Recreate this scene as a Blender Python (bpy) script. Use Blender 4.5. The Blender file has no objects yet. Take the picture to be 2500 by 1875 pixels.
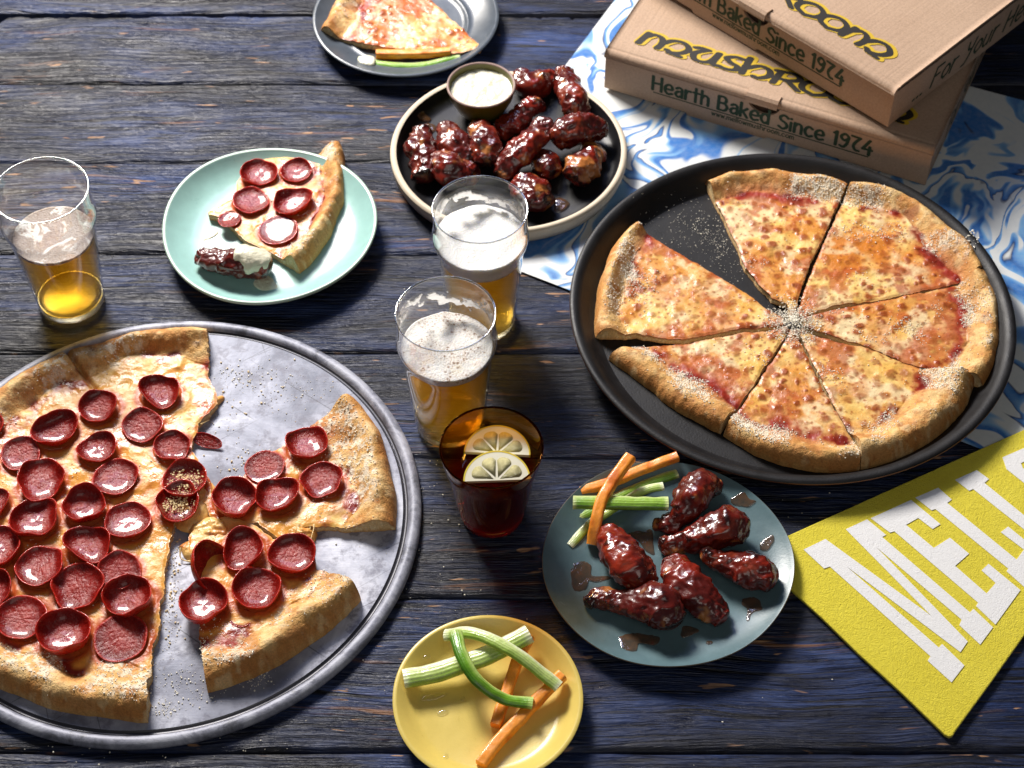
import bpy, math, random
import numpy as np
from mathutils import Vector, Matrix
random.seed(7)
RNG = np.random.default_rng(11)
S = bpy.context.scene
COL = S.collection
PI = math.pi

# ------------------------------------------------------------------ camera
CAM_H = 1.286
PITCH = math.radians(50.33)
FPX = 4340.0
cam = bpy.data.cameras.new('camera'); cam_o = bpy.data.objects.new('camera', cam); COL.objects.link(cam_o)
cam.sensor_width = 36; cam.lens = FPX / 2500 * 36; cam.clip_start = .05; cam.clip_end = 60
cam_o.location = (0, 0, CAM_H); cam_o.rotation_euler = (PI / 2 - PITCH, 0, 0)
cam.dof.use_dof = True; cam.dof.focus_distance = 1.53; cam.dof.aperture_fstop = 10.0
S.camera = cam_o

# ------------------------------------------------------------------ world, light, exposure
w = bpy.data.worlds.new('World'); S.world = w; w.use_nodes = True
bg = w.node_tree.nodes['Background']
bg.inputs[0].default_value = (.60, .66, .80, 1); bg.inputs[1].default_value = .055
SC = Vector((.0, 1.1, 0))
def area(name, az, el, dist, sx, sy, watts, col, target=SC):
    l = bpy.data.lights.new(name, 'AREA'); l.shape = 'RECTANGLE'; l.size = sx; l.size_y = sy; l.energy = watts; l.color = col
    o = bpy.data.objects.new(name, l); COL.objects.link(o)
    a, e = math.radians(az), math.radians(el)
    o.location = target + Vector((math.sin(a) * math.cos(e), math.cos(a) * math.cos(e), math.sin(e))) * dist
    o.rotation_euler = (target - o.location).to_track_quat('-Z', 'Y').to_euler()
    return o
# a tall studio window behind and to the left of the table, in two lights with a mullion between
KEYW = 52
area('window_pane_light', -32.5, 39, 2.3, .35, .54, KEYW, (1, .93, .83))
area('window_pane_light', -22.5, 39, 2.3, .35, .54, KEYW, (1, .93, .83))
area('blue_sheen_light', -20, 43, 2.1, 1.1, .7, 13, (.44, .56, 1))  # added blue lamp, placed to mirror as sheen in the far left planks
# weak fill lamp added on the camera's side to lift the near crusts
area('front_fill_light', 168, 48, 2.4, 1.6, 1.0, 7, (1, .95, .88))
S.view_settings.view_transform = 'Standard'; S.view_settings.look = 'None'
S.view_settings.exposure = 0.0; S.view_settings.gamma = 1
S.render.engine = 'CYCLES'
cy = S.cycles
cy.use_denoising = True; cy.max_bounces = 14; cy.transmission_bounces = 12; cy.glossy_bounces = 5; cy.diffuse_bounces = 4
cy.transparent_max_bounces = 12; cy.caustics_reflective = False; cy.caustics_refractive = True; cy.blur_glossy = .6
cy.sample_clamp_indirect = 6; cy.volume_bounces = 1

# ------------------------------------------------------------------ picture plan -> place
cP, sP = math.cos(PITCH), math.sin(PITCH)
def W(px, py, z=0.0):
    """point of the place at height z that the plan of the table puts at photo position px, py"""
    x = (px - 1250) / FPX; y = -(py - 937.5) / FPX
    d = (x, y * sP + cP, y * cP - sP)
    t = (z - CAM_H) / d[2]
    return np.array((d[0] * t, d[1] * t))
def zoomer(ox, oy, s):
    return lambda x, y, z=0.0: W(ox + x * s, oy + y * s, z)
ZT = zoomer(0, 750, .66288)        # pepperoni tray
ZC = zoomer(1350, 350, .51989)     # cheese pizza
ZW = zoomer(940, 150, .27125)      # wings plate
ZB = zoomer(1310, 1100, .33146)    # blue plate
ZY = zoomer(900, 1400, .28626)     # yellow plate
ZE = zoomer(0, 0, .45802)          # teal plate
ZP = zoomer(750, 0, .36166)        # top plate
ZF = zoomer(1900, 1050, .27125)    # pennant

# ------------------------------------------------------------------ numpy noise
def _h(i, j, k, seed):
    n = (i * 374761393 + j * 668265263 + k * 2147483647 + seed * 1274126177) & 0xffffffff
    n = ((n ^ (n >> 13)) * 1274126177) & 0xffffffff
    n = ((n ^ (n >> 16)) * 2246822519) & 0xffffffff
    return ((n ^ (n >> 15)) & 0xffffff) / 16777215.0
def vn(x, y, z=0.0, seed=0):
    x = np.asarray(x, float); y = np.asarray(y, float); z = np.asarray(z, float) + np.zeros_like(x)
    xi = np.floor(x).astype(np.int64); yi = np.floor(y).astype(np.int64); zi = np.floor(z).astype(np.int64)
    fx, fy, fz = x - xi, y - yi, z - zi
    fx = fx * fx * (3 - 2 * fx); fy = fy * fy * (3 - 2 * fy); fz = fz * fz * (3 - 2 * fz)
    r = 0
    for a in (0, 1):
        for b in (0, 1):
            for c in (0, 1):
                r = r + _h(xi + a, yi + b, zi + c, seed) * (fx if a else 1 - fx) * (fy if b else 1 - fy) * (fz if c else 1 - fz)
    return r * 2 - 1
def fbm(x, y, z=0.0, seed=0, oct=4, gain=.5):
    r = 0; a = 1; s = 0; f = 1
    for o in range(oct):
        r = r + a * vn(np.asarray(x) * f, np.asarray(y) * f, np.asarray(z) * f, seed + o * 17); s += a; a *= gain; f *= 2.03
    return r / s
def spots(x, y, cell, prob, r0, r1, seed=0, soft=.35):
    """round soft spots on a jittered grid"""
    x = x / cell; y = y / cell
    xi = np.floor(x).astype(np.int64); yi = np.floor(y).astype(np.int64)
    out = np.zeros_like(x)
    for a in (-1, 0, 1):
        for b in (-1, 0, 1):
            i, j = xi + a, yi + b
            cx = i + _h(i, j, 1, seed); cyy = j + _h(i, j, 2, seed)
            rr = r0 + (r1 - r0) * _h(i, j, 3, seed)
            d = np.hypot(x - cx, (y - cyy) * (1 + .5 * (_h(i, j, 5, seed) - .5)))
            m = np.clip((rr - d) / (rr * soft), 0, 1) * (_h(i, j, 4, seed) < prob)
            out = np.maximum(out, m)
    return out
def ss(a, b, x):
    t = np.clip((x - a) / (b - a), 0, 1); return t * t * (3 - 2 * t)
def mixc(c, col, m):
    m = np.clip(m, 0, 1)[..., None]; return c * (1 - m) + np.array(col) * m

# ------------------------------------------------------------------ materials
def mat(name, col=(.5, .5, .5), rough=.5, metal=0, **kw):
    m = bpy.data.materials.new(name); m.use_nodes = True
    b = m.node_tree.nodes['Principled BSDF']
    b.inputs['Base Color'].default_value = (*col, 1); b.inputs['Roughness'].default_value = rough; b.inputs['Metallic'].default_value = metal
    for k, v in kw.items():
        b.inputs[k.replace('_', ' ')].default_value = v
    return m
class N:
    def __init__(s, m): s.m = m; s.t = m.node_tree; s.b = s.t.nodes['Principled BSDF']
    def add(s, typ, **kw):
        n = s.t.nodes.new(typ)
        for k, v in kw.items(): setattr(n, k, v)
        return n
    def link(s, a, b): s.t.links.new(a, b)
    def coord(s, scale=(1, 1, 1), loc=(0, 0, 0), kind='Object', rot=(0, 0, 0)):
        c = s.add('ShaderNodeTexCoord'); m = s.add('ShaderNodeMapping')
        m.inputs['Scale'].default_value = scale; m.inputs['Location'].default_value = loc; m.inputs['Rotation'].default_value = rot
        s.link(c.outputs[kind], m.inputs[0]); return m.outputs[0]
    def noise(s, vec, scale=1, detail=4, rough=.55, dist=0, out=0):
        n = s.add('ShaderNodeTexNoise'); n.inputs['Scale'].default_value = scale; n.inputs['Detail'].default_value = detail
        n.inputs['Roughness'].default_value = rough; n.inputs['Distortion'].default_value = dist
        s.link(vec, n.inputs['Vector']); return n.outputs[out]
    def vor(s, vec, scale=1, feature='F1', out='Distance', rnd=1):
        n = s.add('ShaderNodeTexVoronoi'); n.feature = feature; n.inputs['Scale'].default_value = scale; n.inputs['Randomness'].default_value = rnd
        s.link(vec, n.inputs['Vector']); return n.outputs[out]
    def ramp(s, fac, stops, interp='LINEAR'):
        r = s.add('ShaderNodeValToRGB'); e = r.color_ramp; e.interpolation = interp
        while len(e.elements) < len(stops): e.elements.new(.5)
        for k, (p, c) in enumerate(stops):
            e.elements[k].position = p; e.elements[k].color = (*c, 1) if hasattr(c, '__len__') else (c, c, c, 1)
        s.link(fac, r.inputs[0]); return r.outputs[0]
    def mix(s, fac, a, b, blend='MIX'):
        n = s.add('ShaderNodeMix', data_type='RGBA', blend_type=blend)
        for v, i in ((fac, 0), (a, 6), (b, 7)):
            if hasattr(v, 'links') or isinstance(v, bpy.types.NodeSocket): s.link(v, n.inputs[i])
            elif hasattr(v, '__len__'): n.inputs[i].default_value = (*v, 1)
            else: n.inputs[i].default_value = v
        return n.outputs[2]
    def math(s, op, a, b=0.0):
        n = s.add('ShaderNodeMath', operation=op)
        for v, i in ((a, 0), (b, 1)):
            if isinstance(v, bpy.types.NodeSocket): s.link(v, n.inputs[i])
            else: n.inputs[i].default_value = v
        return n.outputs[0]
    def attr(s, name, out='Color'):
        a = s.add('ShaderNodeAttribute'); a.attribute_name = name; return a.outputs[out]
    def bump(s, h, dist=.001, strength=1, normal=None):
        n = s.add('ShaderNodeBump'); n.inputs['Distance'].default_value = dist; n.inputs['Strength'].default_value = strength
        s.link(h, n.inputs['Height'])
        if normal is not None: s.link(normal, n.inputs['Normal'])
        return n.outputs[0]
    def set(s, name, v):
        if isinstance(v, bpy.types.NodeSocket): s.link(v, s.b.inputs[name])
        elif hasattr(v, '__len__') and len(v) == 3: s.b.inputs[name].default_value = (*v, 1)
        else: s.b.inputs[name].default_value = v

def m_plank(i):
    m = mat('painted_wood'); n = N(m)
    off = (3.1 * i, 7.7 * i, 0)
    # the grain wanders: bend the coordinates a little before stretching them
    base = n.coord((1, 1, 1), off)
    wn = n.noise(n.coord((5, 11, 1), off), 1, 2, .5, 0, 1)
    sb_ = n.add('ShaderNodeVectorMath', operation='SUBTRACT'); n.link(wn, sb_.inputs[0]); sb_.inputs[1].default_value = (.5, .5, .5)
    sc_ = n.add('ShaderNodeVectorMath', operation='MULTIPLY'); n.link(sb_.outputs[0], sc_.inputs[0]); sc_.inputs[1].default_value = (.02, .028, 0)
    ad_ = n.add('ShaderNodeVectorMath', operation='ADD'); n.link(base, ad_.inputs[0]); n.link(sc_.outputs[0], ad_.inputs[1]); wv = ad_.outputs[0]
    def st(sx, sy, dx=0, dy=0):
        q = n.add('ShaderNodeMapping'); q.inputs['Scale'].default_value = (sx, sy, 1); q.inputs['Location'].default_value = (dx, dy, 0); n.link(wv, q.inputs[0]); return q.outputs[0]
    big = n.noise(st(2.2, 8), 1, 4, .62, .5)
    blot = n.noise(st(5, 14, 5, 3), 1, 4, .6, .6)
    med = n.noise(st(14, 75), 1, 5, .68, .5)
    grain = n.noise(st(16, 430), 1, 3, .6, .8)
    gr2 = n.noise(st(9, 210, 4, 0), 1, 3, .6, .7)
    fine = n.noise(st(150, 800), 1, 3, .7)
    blue = n.ramp(big, [(.30, (.004, .0045, .009)), (.45, (.006, .010, .030)), (.58, (.012, .027, .095)), (.74, (.030, .066, .22))])
    tone = n.ramp(med, [(.32, (.22, .22, .26)), (.50, (.85, .85, .85)), (.68, (1.7, 1.65, 1.5))])
    c = n.mix(1.0, blue, tone, 'MULTIPLY')
    c = n.mix(n.math('MULTIPLY', n.ramp(blot, [(.50, 0), (.64, 1)]), .7), c, (.007, .007, .010))
    c = n.mix(n.math('MULTIPLY', n.ramp(med, [(.56, 0), (.70, 1)]), .24), c, (.07, .08, .13))
    bare = n.noise(st(5, 30, 9, 2), 1, 3, .6, .5)
    bm = n.math('MULTIPLY', n.ramp(bare, [(.58, 0), (.70, 1)]), n.ramp(gr2, [(.53, 0), (.61, 1)]))
    c = n.mix(bm, c, n.mix(fine, (.09, .042, .022), (.32, .15, .07)))
    chip = n.noise(st(26, 150, 1, 5), 1, 2, .5, .3)
    cm = n.math('MULTIPLY', n.ramp(chip, [(.66, 0), (.69, 1)]), n.ramp(bare, [(.48, 0), (.54, 1)]))
    c = n.mix(cm, c, (.38, .21, .11))
    c = n.mix(n.ramp(gr2, [(.36, 1), (.45, 0)]), c, (.003, .003, .006))
    c = n.mix(n.math('MULTIPLY', n.ramp(grain, [(.34, 1), (.44, 0)]), .7), c, (.003, .003, .006))
    n.set('Base Color', c)
    n.set('Roughness', n.ramp(med, [(.3, .34), (.7, .52)])); n.set('Specular IOR Level', .36)
    h = n.math('ADD', n.math('MULTIPLY', gr2, 1.4), n.math('MULTIPLY', grain, .9))
    h = n.math('ADD', h, n.math('MULTIPLY', fine, .22)); h = n.math('ADD', h, n.math('MULTIPLY', med, .8))
    n.set('Normal', n.bump(h, .0018, 1))
    return m
def m_attr(name, rough_lo=.3, rough_hi=.6, coat=0, bump=.0004, bscale=900, sss=0.0, spec=.5, var=.25):
    m = mat(name); n = N(m)
    co = n.coord()
    f = n.noise(co, bscale, 3, .65); g = n.noise(co, bscale * .33, 3, .6)
    c = n.mix(1.0, n.attr('Col'), n.ramp(f, [(.3, 1 - var), (.7, 1 + var)]), 'MULTIPLY')
    n.set('Base Color', c)
    wet = n.attr('wet', 'Fac')
    r = n.add('ShaderNodeMapRange'); r.inputs['To Min'].default_value = rough_hi; r.inputs['To Max'].default_value = rough_lo
    n.link(wet, r.inputs[0]); n.set('Roughness', r.outputs[0])
    n.set('Coat Weight', coat); n.set('Coat Roughness', .06); n.set('Specular IOR Level', spec)
    if sss:
        n.set('Subsurface Weight', sss); n.b.inputs['Subsurface Radius'].default_value = (.9, .45, .2); n.set('Subsurface Scale', .004)
    n.set('Normal', n.bump(n.math('ADD', f, g), bump, 1))
    return m
M = {}
M['topping'] = m_attr('melted_cheese_and_sauce', .22, .55, bump=.0004, bscale=420, var=.10)
M['crust'] = m_attr('baked_crust', .4, .72, bump=.0009, bscale=620, var=.22, spec=.35)
M['parmesan'] = mat('grated_parmesan', (.92, .87, .74), .7)
M['crumb_gold'] = mat('golden_crumbs', (.88, .70, .40), .7)
M['wing'] = m_attr('glazed_wing', .24, .42, coat=.65, bump=.0005, bscale=260, var=.12, spec=.55)
M['ranch'] = mat('ranch_dip', (.74, .71, .54), .35); n_ = N(M['ranch']); n_.set('Normal', n_.bump(n_.noise(n_.coord(), 260, 4), .0012))
def m_pepperoni():
    m = mat('pepperoni'); n = N(m); co = n.coord()
    f = n.noise(co, 330, 4, .7); g = n.noise(co, 90, 3, .6)
    c = n.mix(n.ramp(g, [(.35, 0), (.65, 1)]), n.attr('Col'), n.mix(1, n.attr('Col'), (1.25, 1.3, 1.25), 'MULTIPLY'))
    c = n.mix(n.ramp(f, [(.62, 0), (.72, .22)]), c, (.34, .06, .03))
    c = n.mix(n.ramp(f, [(.30, .4), (.4, 0)]), c, (.08, .006, .005))
    n.set('Base Color', c); n.set('Roughness', n.ramp(f, [(.35, .20), (.65, .38)])); n.set('Coat Weight', .35); n.set('Coat Roughness', .07); n.set('Specular IOR Level', .35); n.set('Subsurface Weight', .25); n.b.inputs['Subsurface Radius'].default_value = (1, .08, .04); n.set('Subsurface Scale', .003)
    n.set('Normal', n.bump(n.math('ADD', f, n.math('MULTIPLY', g, 1.5)), .0010)); return m
M['pepperoni'] = m_pepperoni()
def m_tray():
    m = mat('scuffed_aluminium', metal=.05); n = N(m); co = n.coord()
    a = n.noise(co, 9, 6, .65, .6); b = n.noise(co, 55, 5, .7); s = n.noise(n.coord((30, 900, 1), rot=(0, 0, .9)), 1, 2); s2 = n.noise(n.coord((900, 25, 1), rot=(0, 0, .35)), 1, 2)
    c = n.ramp(a, [(.36, (.15, .165, .225)), (.5, (.32, .34, .43)), (.64, (.56, .58, .67))])
    c = n.mix(n.ramp(b, [(.38, .75), (.5, 0)]), c, (.13, .13, .18)); c = n.mix(n.ramp(n.noise(co, 3.5, 5, .7, 1.0), [(.50, 0), (.64, .55)]), c, (.15, .155, .20))
    c = n.mix(n.ramp(s, [(.70, 0), (.73, .6)]), c, (.05, .05, .06)); c = n.mix(n.ramp(s2, [(.72, 0), (.75, .6)]), c, (.05, .05, .06))
    # long knife scratches
    for k, (rot, sc, dx) in enumerate(((1.05, 7.3, .3), (.95, 9.1, 1.7), (2.2, 6.1, .9), (-.35, 8.2, 2.2))):
        ww = n.add('ShaderNodeTexWave', wave_profile='SAW'); ww.inputs['Scale'].default_value = sc; ww.inputs['Distortion'].default_value = .9; ww.inputs['Detail'].default_value = 1; ww.inputs['Detail Scale'].default_value = .5
        n.link(n.coord((1, 1, 1), (dx, dx * .7, 0), rot=(0, 0, rot)), ww.inputs[0])
        msk = n.math('MULTIPLY', n.ramp(ww.outputs['Fac'], [(.975, 0), (.985, 1)]), n.ramp(n.noise(n.coord((6, 6, 6), (k * 3, 0, 0)), 1, 2), [(.55, 0), (.60, .6)]))
        c = n.mix(msk, c, (.035, .035, .045))
    n.set('Base Color', c); n.set('Roughness', n.ramp(a, [(.3, .62), (.7, .48)]))
    n.set('Normal', n.bump(n.math('ADD', b, n.math('MULTIPLY', s, .15)), .0005)); return m
M['tray'] = m_tray()
def m_tray_rim():
    m = mat('worn_tray_rim', metal=.15); n = N(m); b = n.noise(n.coord(), 34, 6, .75, .5)
    n.set('Base Color', n.ramp(b, [(.34, (.11, .115, .14)), (.46, (.24, .25, .31)), (.60, (.42, .435, .50))])); n.set('Roughness', n.ramp(b, [(.4, .48), (.6, .62)]))
    n.set('Normal', n.bump(b, .0008)); return m
M['tray_rim'] = m_tray_rim()
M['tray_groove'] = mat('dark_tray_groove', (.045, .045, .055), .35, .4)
def m_soft(name, col, rough, var=.08, bump=.00008, scale=60, **kw):
    m = mat(name, col, rough, **kw); n = N(m); a = n.noise(n.coord(), scale, 5, .6); b = n.noise(n.coord(), scale * 9, 3, .6)
    n.set('Base Color', n.mix(1.0, col, n.ramp(a, [(.3, 1 - var), (.7, 1 + var)]), 'MULTIPLY'))
    n.set('Roughness', n.ramp(a, [(.3, rough * .9), (.7, min(1, rough * 1.12))]))
    n.set('Normal', n.bump(b, bump)); return m
M['pan'] = m_soft('black_anodised_pan', (.0075, .0070, .0078), .5, .3, .0002, Specular_IOR_Level=.35)
M['pan_edge'] = mat('worn_copper_edge', (.16, .065, .04), .4, .5)
M['teal'] = m_soft('teal_glaze', (.33, .56, .52), .30, .07)
M['teal_rim'] = m_soft('pale_teal_rim', (.47, .62, .52), .3, .06)
M['black_glaze'] = m_soft('black_matte_glaze', (.009, .0085, .010), .42, .2, Specular_IOR_Level=.4)
M['cream'] = m_soft('cream_clay', (.66, .56, .42), .6, .08)
M['blueplate'] = m_soft('blue_grey_glaze', (.10, .17, .19), .34, .12)
M['blueplate_rim'] = m_soft('bare_clay_rim', (.26, .2, .14), .5, .1)
M['yellow'] = m_soft('yellow_glaze', (.72, .56, .14), .3, .05)
M['greyplate'] = m_soft('slate_glaze', (.07, .085, .105), .3, .12)
M['olive'] = m_soft('olive_glaze', (.13, .12, .015), .3, .15)
M['mauve'] = m_soft('mauve_clay_rim', (.30, .20, .17), .5, .1)
def m_card():
    m = mat('kraft_cardboard'); n = N(m); a = n.noise(n.coord(), 12, 4, .6); f = n.noise(n.coord(), 420, 4, .75); fl = n.noise(n.coord((260, 3, 3)), 1, 2)
    c = n.ramp(a, [(.3, (.43, .29, .195)), (.7, (.49, .34, .235))])
    c = n.mix(1.0, c, n.ramp(f, [(.35, .86), (.5, 1), (.65, 1.1)]), 'MULTIPLY')
    c = n.mix(n.ramp(f, [(.72, 0), (.76, .5)]), c, (.2, .12, .07))
    n.set('Base Color', c); n.set('Roughness', .82); n.set('Normal', n.bump(n.math('ADD', n.math('MULTIPLY', f, .4), fl), .0004)); return m
M['card'] = m_card()
M['card_edge'] = m_soft('corrugated_edge', (.16, .10, .06), .9, .5, .002, 300)
M['card_in'] = mat('shaded_inner_card', (.075, .042, .026), .85)  # card darkened in colour so the thumb hole looks shaded
M['ink_green'] = mat('green_print', (.018, .045, .018), .7)
M['ink_black'] = mat('black_print', (.016, .013, .010), .6)
M['ink_yellow'] = mat('yellow_print', (.60, .40, .02), .6)
def m_marble():
    m = mat('marbled_paper', rough=.42); n = N(m)
    co = n.coord((1, 1.0, 1), rot=(0, 0, .5))
    w1 = n.noise(co, 5.0, 2, .5, 0, 1)
    def disp(vec, colr, k):
        s = n.add('ShaderNodeVectorMath', operation='SUBTRACT'); n.link(colr, s.inputs[0]); s.inputs[1].default_value = (.5, .5, .5)
        q = n.add('ShaderNodeVectorMath', operation='SCALE'); n.link(s.outputs[0], q.inputs[0]); q.inputs['Scale'].default_value = k
        a = n.add('ShaderNodeVectorMath', operation='ADD'); n.link(vec, a.inputs[0]); n.link(q.outputs[0], a.inputs[1]); return a.outputs[0]
    p1 = disp(co, w1, .34); w2 = n.noise(p1, 11, 2, .5, 0, 1); p2 = disp(p1, w2, .12)
    s = n.add('ShaderNodeMapping'); s.inputs['Scale'].default_value = (9, 4.2, 1); n.link(p2, s.inputs[0])
    v = n.noise(s.outputs[0], 1, 3.0, .5, .6)
    wh = (.70, .72, .71); lb = (.20, .43, .72); bl = (.035, .17, .50); nv = (.010, .018, .07)
    c = n.ramp(v, [(.25, wh), (.345, wh), (.352, lb), (.362, wh), (.405, wh), (.412, bl), (.43, bl), (.445, lb), (.462, wh), (.505, wh), (.51, nv), (.517, bl), (.545, lb), (.552, wh),
                   (.60, wh), (.606, lb), (.62, bl), (.66, bl), (.668, nv), (.676, wh), (.72, lb), (.74, wh)])
    f = n.noise(n.coord(), 130, 4, .7)
    c = n.mix(n.ramp(f, [(.3, .22), (.6, 0)]), c, (.45, .52, .58))
    n.set('Base Color', c); n.set('Normal', n.bump(f, .0002)); return m
M['marble'] = m_marble()
def m_felt(name, c0, c1, bs=.0011):
    m = mat(name, rough=.95); n = N(m); a = n.noise(n.coord(), 210, 5, .75, .8); b = n.noise(n.coord(), 26, 4, .6)
    n.set('Base Color', n.mix(n.math('MULTIPLY', n.math('ADD', a, b), .5), c0, c1)); n.set('Sheen Weight', .15)
    n.set('Normal', n.bump(n.math('ADD', a, n.noise(n.coord(), 800, 3, .7)), bs)); n.set('Specular IOR Level', .2); return m
M['felt'] = m_felt('yellow_felt', (.68, .55, .02), (.93, .82, .09))
M['felt_white'] = m_felt('white_flocked_felt', (.80, .80, .80), (.90, .90, .90), .0005)
def m_veg(name, a, b, rough=.35, stretch=(40, 500, 500)):
    m = mat(name, rough=rough); n = N(m)
    f = n.noise(n.coord(), 240, 4, .65)
    c = n.mix(1.0, n.attr('Col'), n.ramp(f, [(.3, .86), (.7, 1.12)]), 'MULTIPLY')
    n.set('Base Color', c); n.set('Subsurface Weight', .12); n.b.inputs['Subsurface Radius'].default_value = (.6, .8, .3); n.set('Subsurface Scale', .003)
    n.set('Normal', n.bump(f, .0005)); n.set('Coat Weight', .15); return m
M['celery'] = m_veg('celery_flesh', 0, 0, .32)
M['carrot'] = m_veg('carrot_flesh', 0, 0, .42)
def m_clear(name, tint=(1, 1, 1), ior=1.45, gloss=(1, 1, 1), boost=1.0):
    """thin clear wall: lets light straight through, reflects by the Fresnel law"""
    m = bpy.data.materials.new(name); m.use_nodes = True; t = m.node_tree; t.nodes.remove(t.nodes['Principled BSDF'])
    tr = t.nodes.new('ShaderNodeBsdfTransparent'); tr.inputs[0].default_value = (*tint, 1)
    gl = t.nodes.new('ShaderNodeBsdfAnisotropic'); gl.inputs['Roughness'].default_value = .02; gl.inputs['Color'].default_value = (*gloss, 1)
    fr = t.nodes.new('ShaderNodeLayerWeight'); fr.inputs[0].default_value = .5
    pw = t.nodes.new('ShaderNodeMath'); pw.operation = 'POWER'; pw.inputs[1].default_value = 4.4; t.links.new(fr.outputs['Facing'], pw.inputs[0])
    mu = t.nodes.new('ShaderNodeMath'); mu.operation = 'MULTIPLY_ADD'; mu.inputs[1].default_value = .85 * boost; mu.inputs[2].default_value = .04 * boost; mu.use_clamp = True; t.links.new(pw.outputs[0], mu.inputs[0])
    mx = t.nodes.new('ShaderNodeMixShader'); t.links.new(mu.outputs[0], mx.inputs[0]); t.links.new(tr.outputs[0], mx.inputs[1]); t.links.new(gl.outputs[0], mx.inputs[2])
    t.links.new(mx.outputs[0], t.nodes['Material Output'].inputs[0]); return m, t
def m_glass(name, col=(1, 1, 1), ior=1.5, rough=0.0):
    m = bpy.data.materials.new(name); m.use_nodes = True; t = m.node_tree; t.nodes.remove(t.nodes['Principled BSDF'])
    g = t.nodes.new('ShaderNodeBsdfGlass'); g.inputs['Color'].default_value = (*col, 1); g.inputs['IOR'].default_value = ior; g.inputs['Roughness'].default_value = rough
    t.links.new(g.outputs[0], t.nodes['Material Output'].inputs[0]); return m, t
M['glass'], _ = m_clear('clear_glass', (.99, .992, .99), 1.46, boost=1.5)
M['glass_rim'], _ = m_clear('glass_rim', (.80, .82, .80), 1.46, (1, 1, 1), 8)
M['glass_solid'], _ = m_glass('solid_clear_glass', (.99, .97, .90), 1.46, .16)
M['amber_glass'], _ = m_clear('amber_glass', (.84, .58, .22), 1.5)
M['amber_solid'], _ = m_glass('solid_amber_glass', (.30, .13, .03), 1.46)
def m_liquid(name, col, dens, sdens, scol, ior=1.34, tint=(1, 1, 1), g=.3):
    m, t = m_clear(name, tint, ior, boost=.35)
    v = t.nodes.new('ShaderNodeVolumeAbsorption'); v.inputs['Color'].default_value = (*col, 1); v.inputs['Density'].default_value = dens
    w_ = t.nodes.new('ShaderNodeVolumeScatter'); w_.inputs['Color'].default_value = (*scol, 1); w_.inputs['Density'].default_value = sdens; w_.inputs['Anisotropy'].default_value = g
    ad = t.nodes.new('ShaderNodeAddShader'); t.links.new(v.outputs[0], ad.inputs[0]); t.links.new(w_.outputs[0], ad.inputs[1]); t.links.new(ad.outputs[0], t.nodes['Material Output'].inputs['Volume']); return m
M['beer'] = m_liquid('lager', (.99, .80, .03), 48, 10, (1, .80, .16))
M['cola'] = m_liquid('cola', (.84, .30, .06), 105, 4, (.9, .22, .06))
def m_foam(name, holes):
    m = mat(name, (.93, .92, .89), .5); n = N(m); co = n.coord()
    wn = n.noise(co, 120, 2, .5, 0, 1); sc = n.add('ShaderNodeVectorMath', operation='SCALE'); n.link(wn, sc.inputs[0]); sc.inputs['Scale'].default_value = .004
    ad = n.add('ShaderNodeVectorMath', operation='ADD'); n.link(co, ad.inputs[0]); n.link(sc.outputs[0], ad.inputs[1]); cw_ = ad.outputs[0]
    v1 = n.vor(cw_, 210, 'F1'); v2 = n.vor(cw_, 520, 'F1'); v3 = n.vor(cw_, 1100, 'F1')
    h = n.math('ADD', n.math('MULTIPLY', v2, .8), n.math('MULTIPLY', v3, .5))
    if holes:
        reg = n.ramp(n.noise(co, 46, 3, .6), [(.42, 0), (.56, 1)])
        c = n.mix(n.math('MULTIPLY', n.ramp(v1, [(.20, 1), (.32, 0)]), reg), (.90, .88, .84), (.25, .14, .085))
        c = n.mix(n.math('MULTIPLY', n.ramp(v2, [(.24, 1), (.38, 0)]), n.math('MULTIPLY', reg, .7)), c, (.38, .25, .17))
        c = n.mix(n.math('MULTIPLY', reg, .22), c, (.55, .42, .32))
        if holes > 1:
            c = n.mix(n.ramp(n.noise(co, 34, 4, .6, 1.2), [(.44, 0), (.50, .85)]), c, (.34, .25, .20))
        n.set('Base Color', c)
    n.set('Subsurface Weight', .4); n.set('Subsurface Scale', .004); n.b.inputs['Subsurface Radius'].default_value = (1, .9, .7)
    n.set('Normal', n.bump(h, .0005)); return m
lc_ = bpy.data.materials.new('foam_film'); lc_.use_nodes = True; _t = lc_.node_tree; _t.nodes.remove(_t.nodes['Principled BSDF'])
_d = _t.nodes.new('ShaderNodeBsdfDiffuse'); _d.inputs[0].default_value = (.92, .91, .88, 1); _l = _t.nodes.new('ShaderNodeBsdfTranslucent'); _l.inputs[0].default_value = (.92, .91, .88, 1)
_m = _t.nodes.new('ShaderNodeMixShader'); _m.inputs[0].default_value = .55; _t.links.new(_d.outputs[0], _m.inputs[1]); _t.links.new(_l.outputs[0], _m.inputs[2]); _t.links.new(_m.outputs[0], _t.nodes['Material Output'].inputs[0]); M['lacing'] = lc_
M['foam'] = m_foam('thick_foam', 0); M['foam_bubbly'] = m_foam('bubbly_foam', 1); M['foam_thin'] = m_foam('thin_foam', 2)
M['rind'] = mat('lemon_rind', (.80, .60, .04), .4); M['pith'] = mat('lemon_pith', (.88, .84, .66), .4)
M['lemon'] = m_soft('lemon_flesh', (.66, .60, .30), .18, .25, .001, 160)
def m_sauce():
    m = mat('sauce_puddle', (.07, .022, .008), .08); n = N(m); a = n.noise(n.coord(), 120, 4, .6)
    n.set('Base Color', n.ramp(a, [(.35, (.07, .04, .02)), (.6, (.15, .065, .02)), (.72, (.22, .05, .015))])); n.set('Coat Weight', 1); n.set('Normal', n.bump(a, .001))
    n.set('Alpha', .62); return m
M['sauce'] = m_sauce()
M['water'] = m_clear('water_film', (1, 1, 1), 1.33, boost=2.2)[0]
M['floor'] = mat('pale_floor', (.75, .74, .72), .6)

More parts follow.
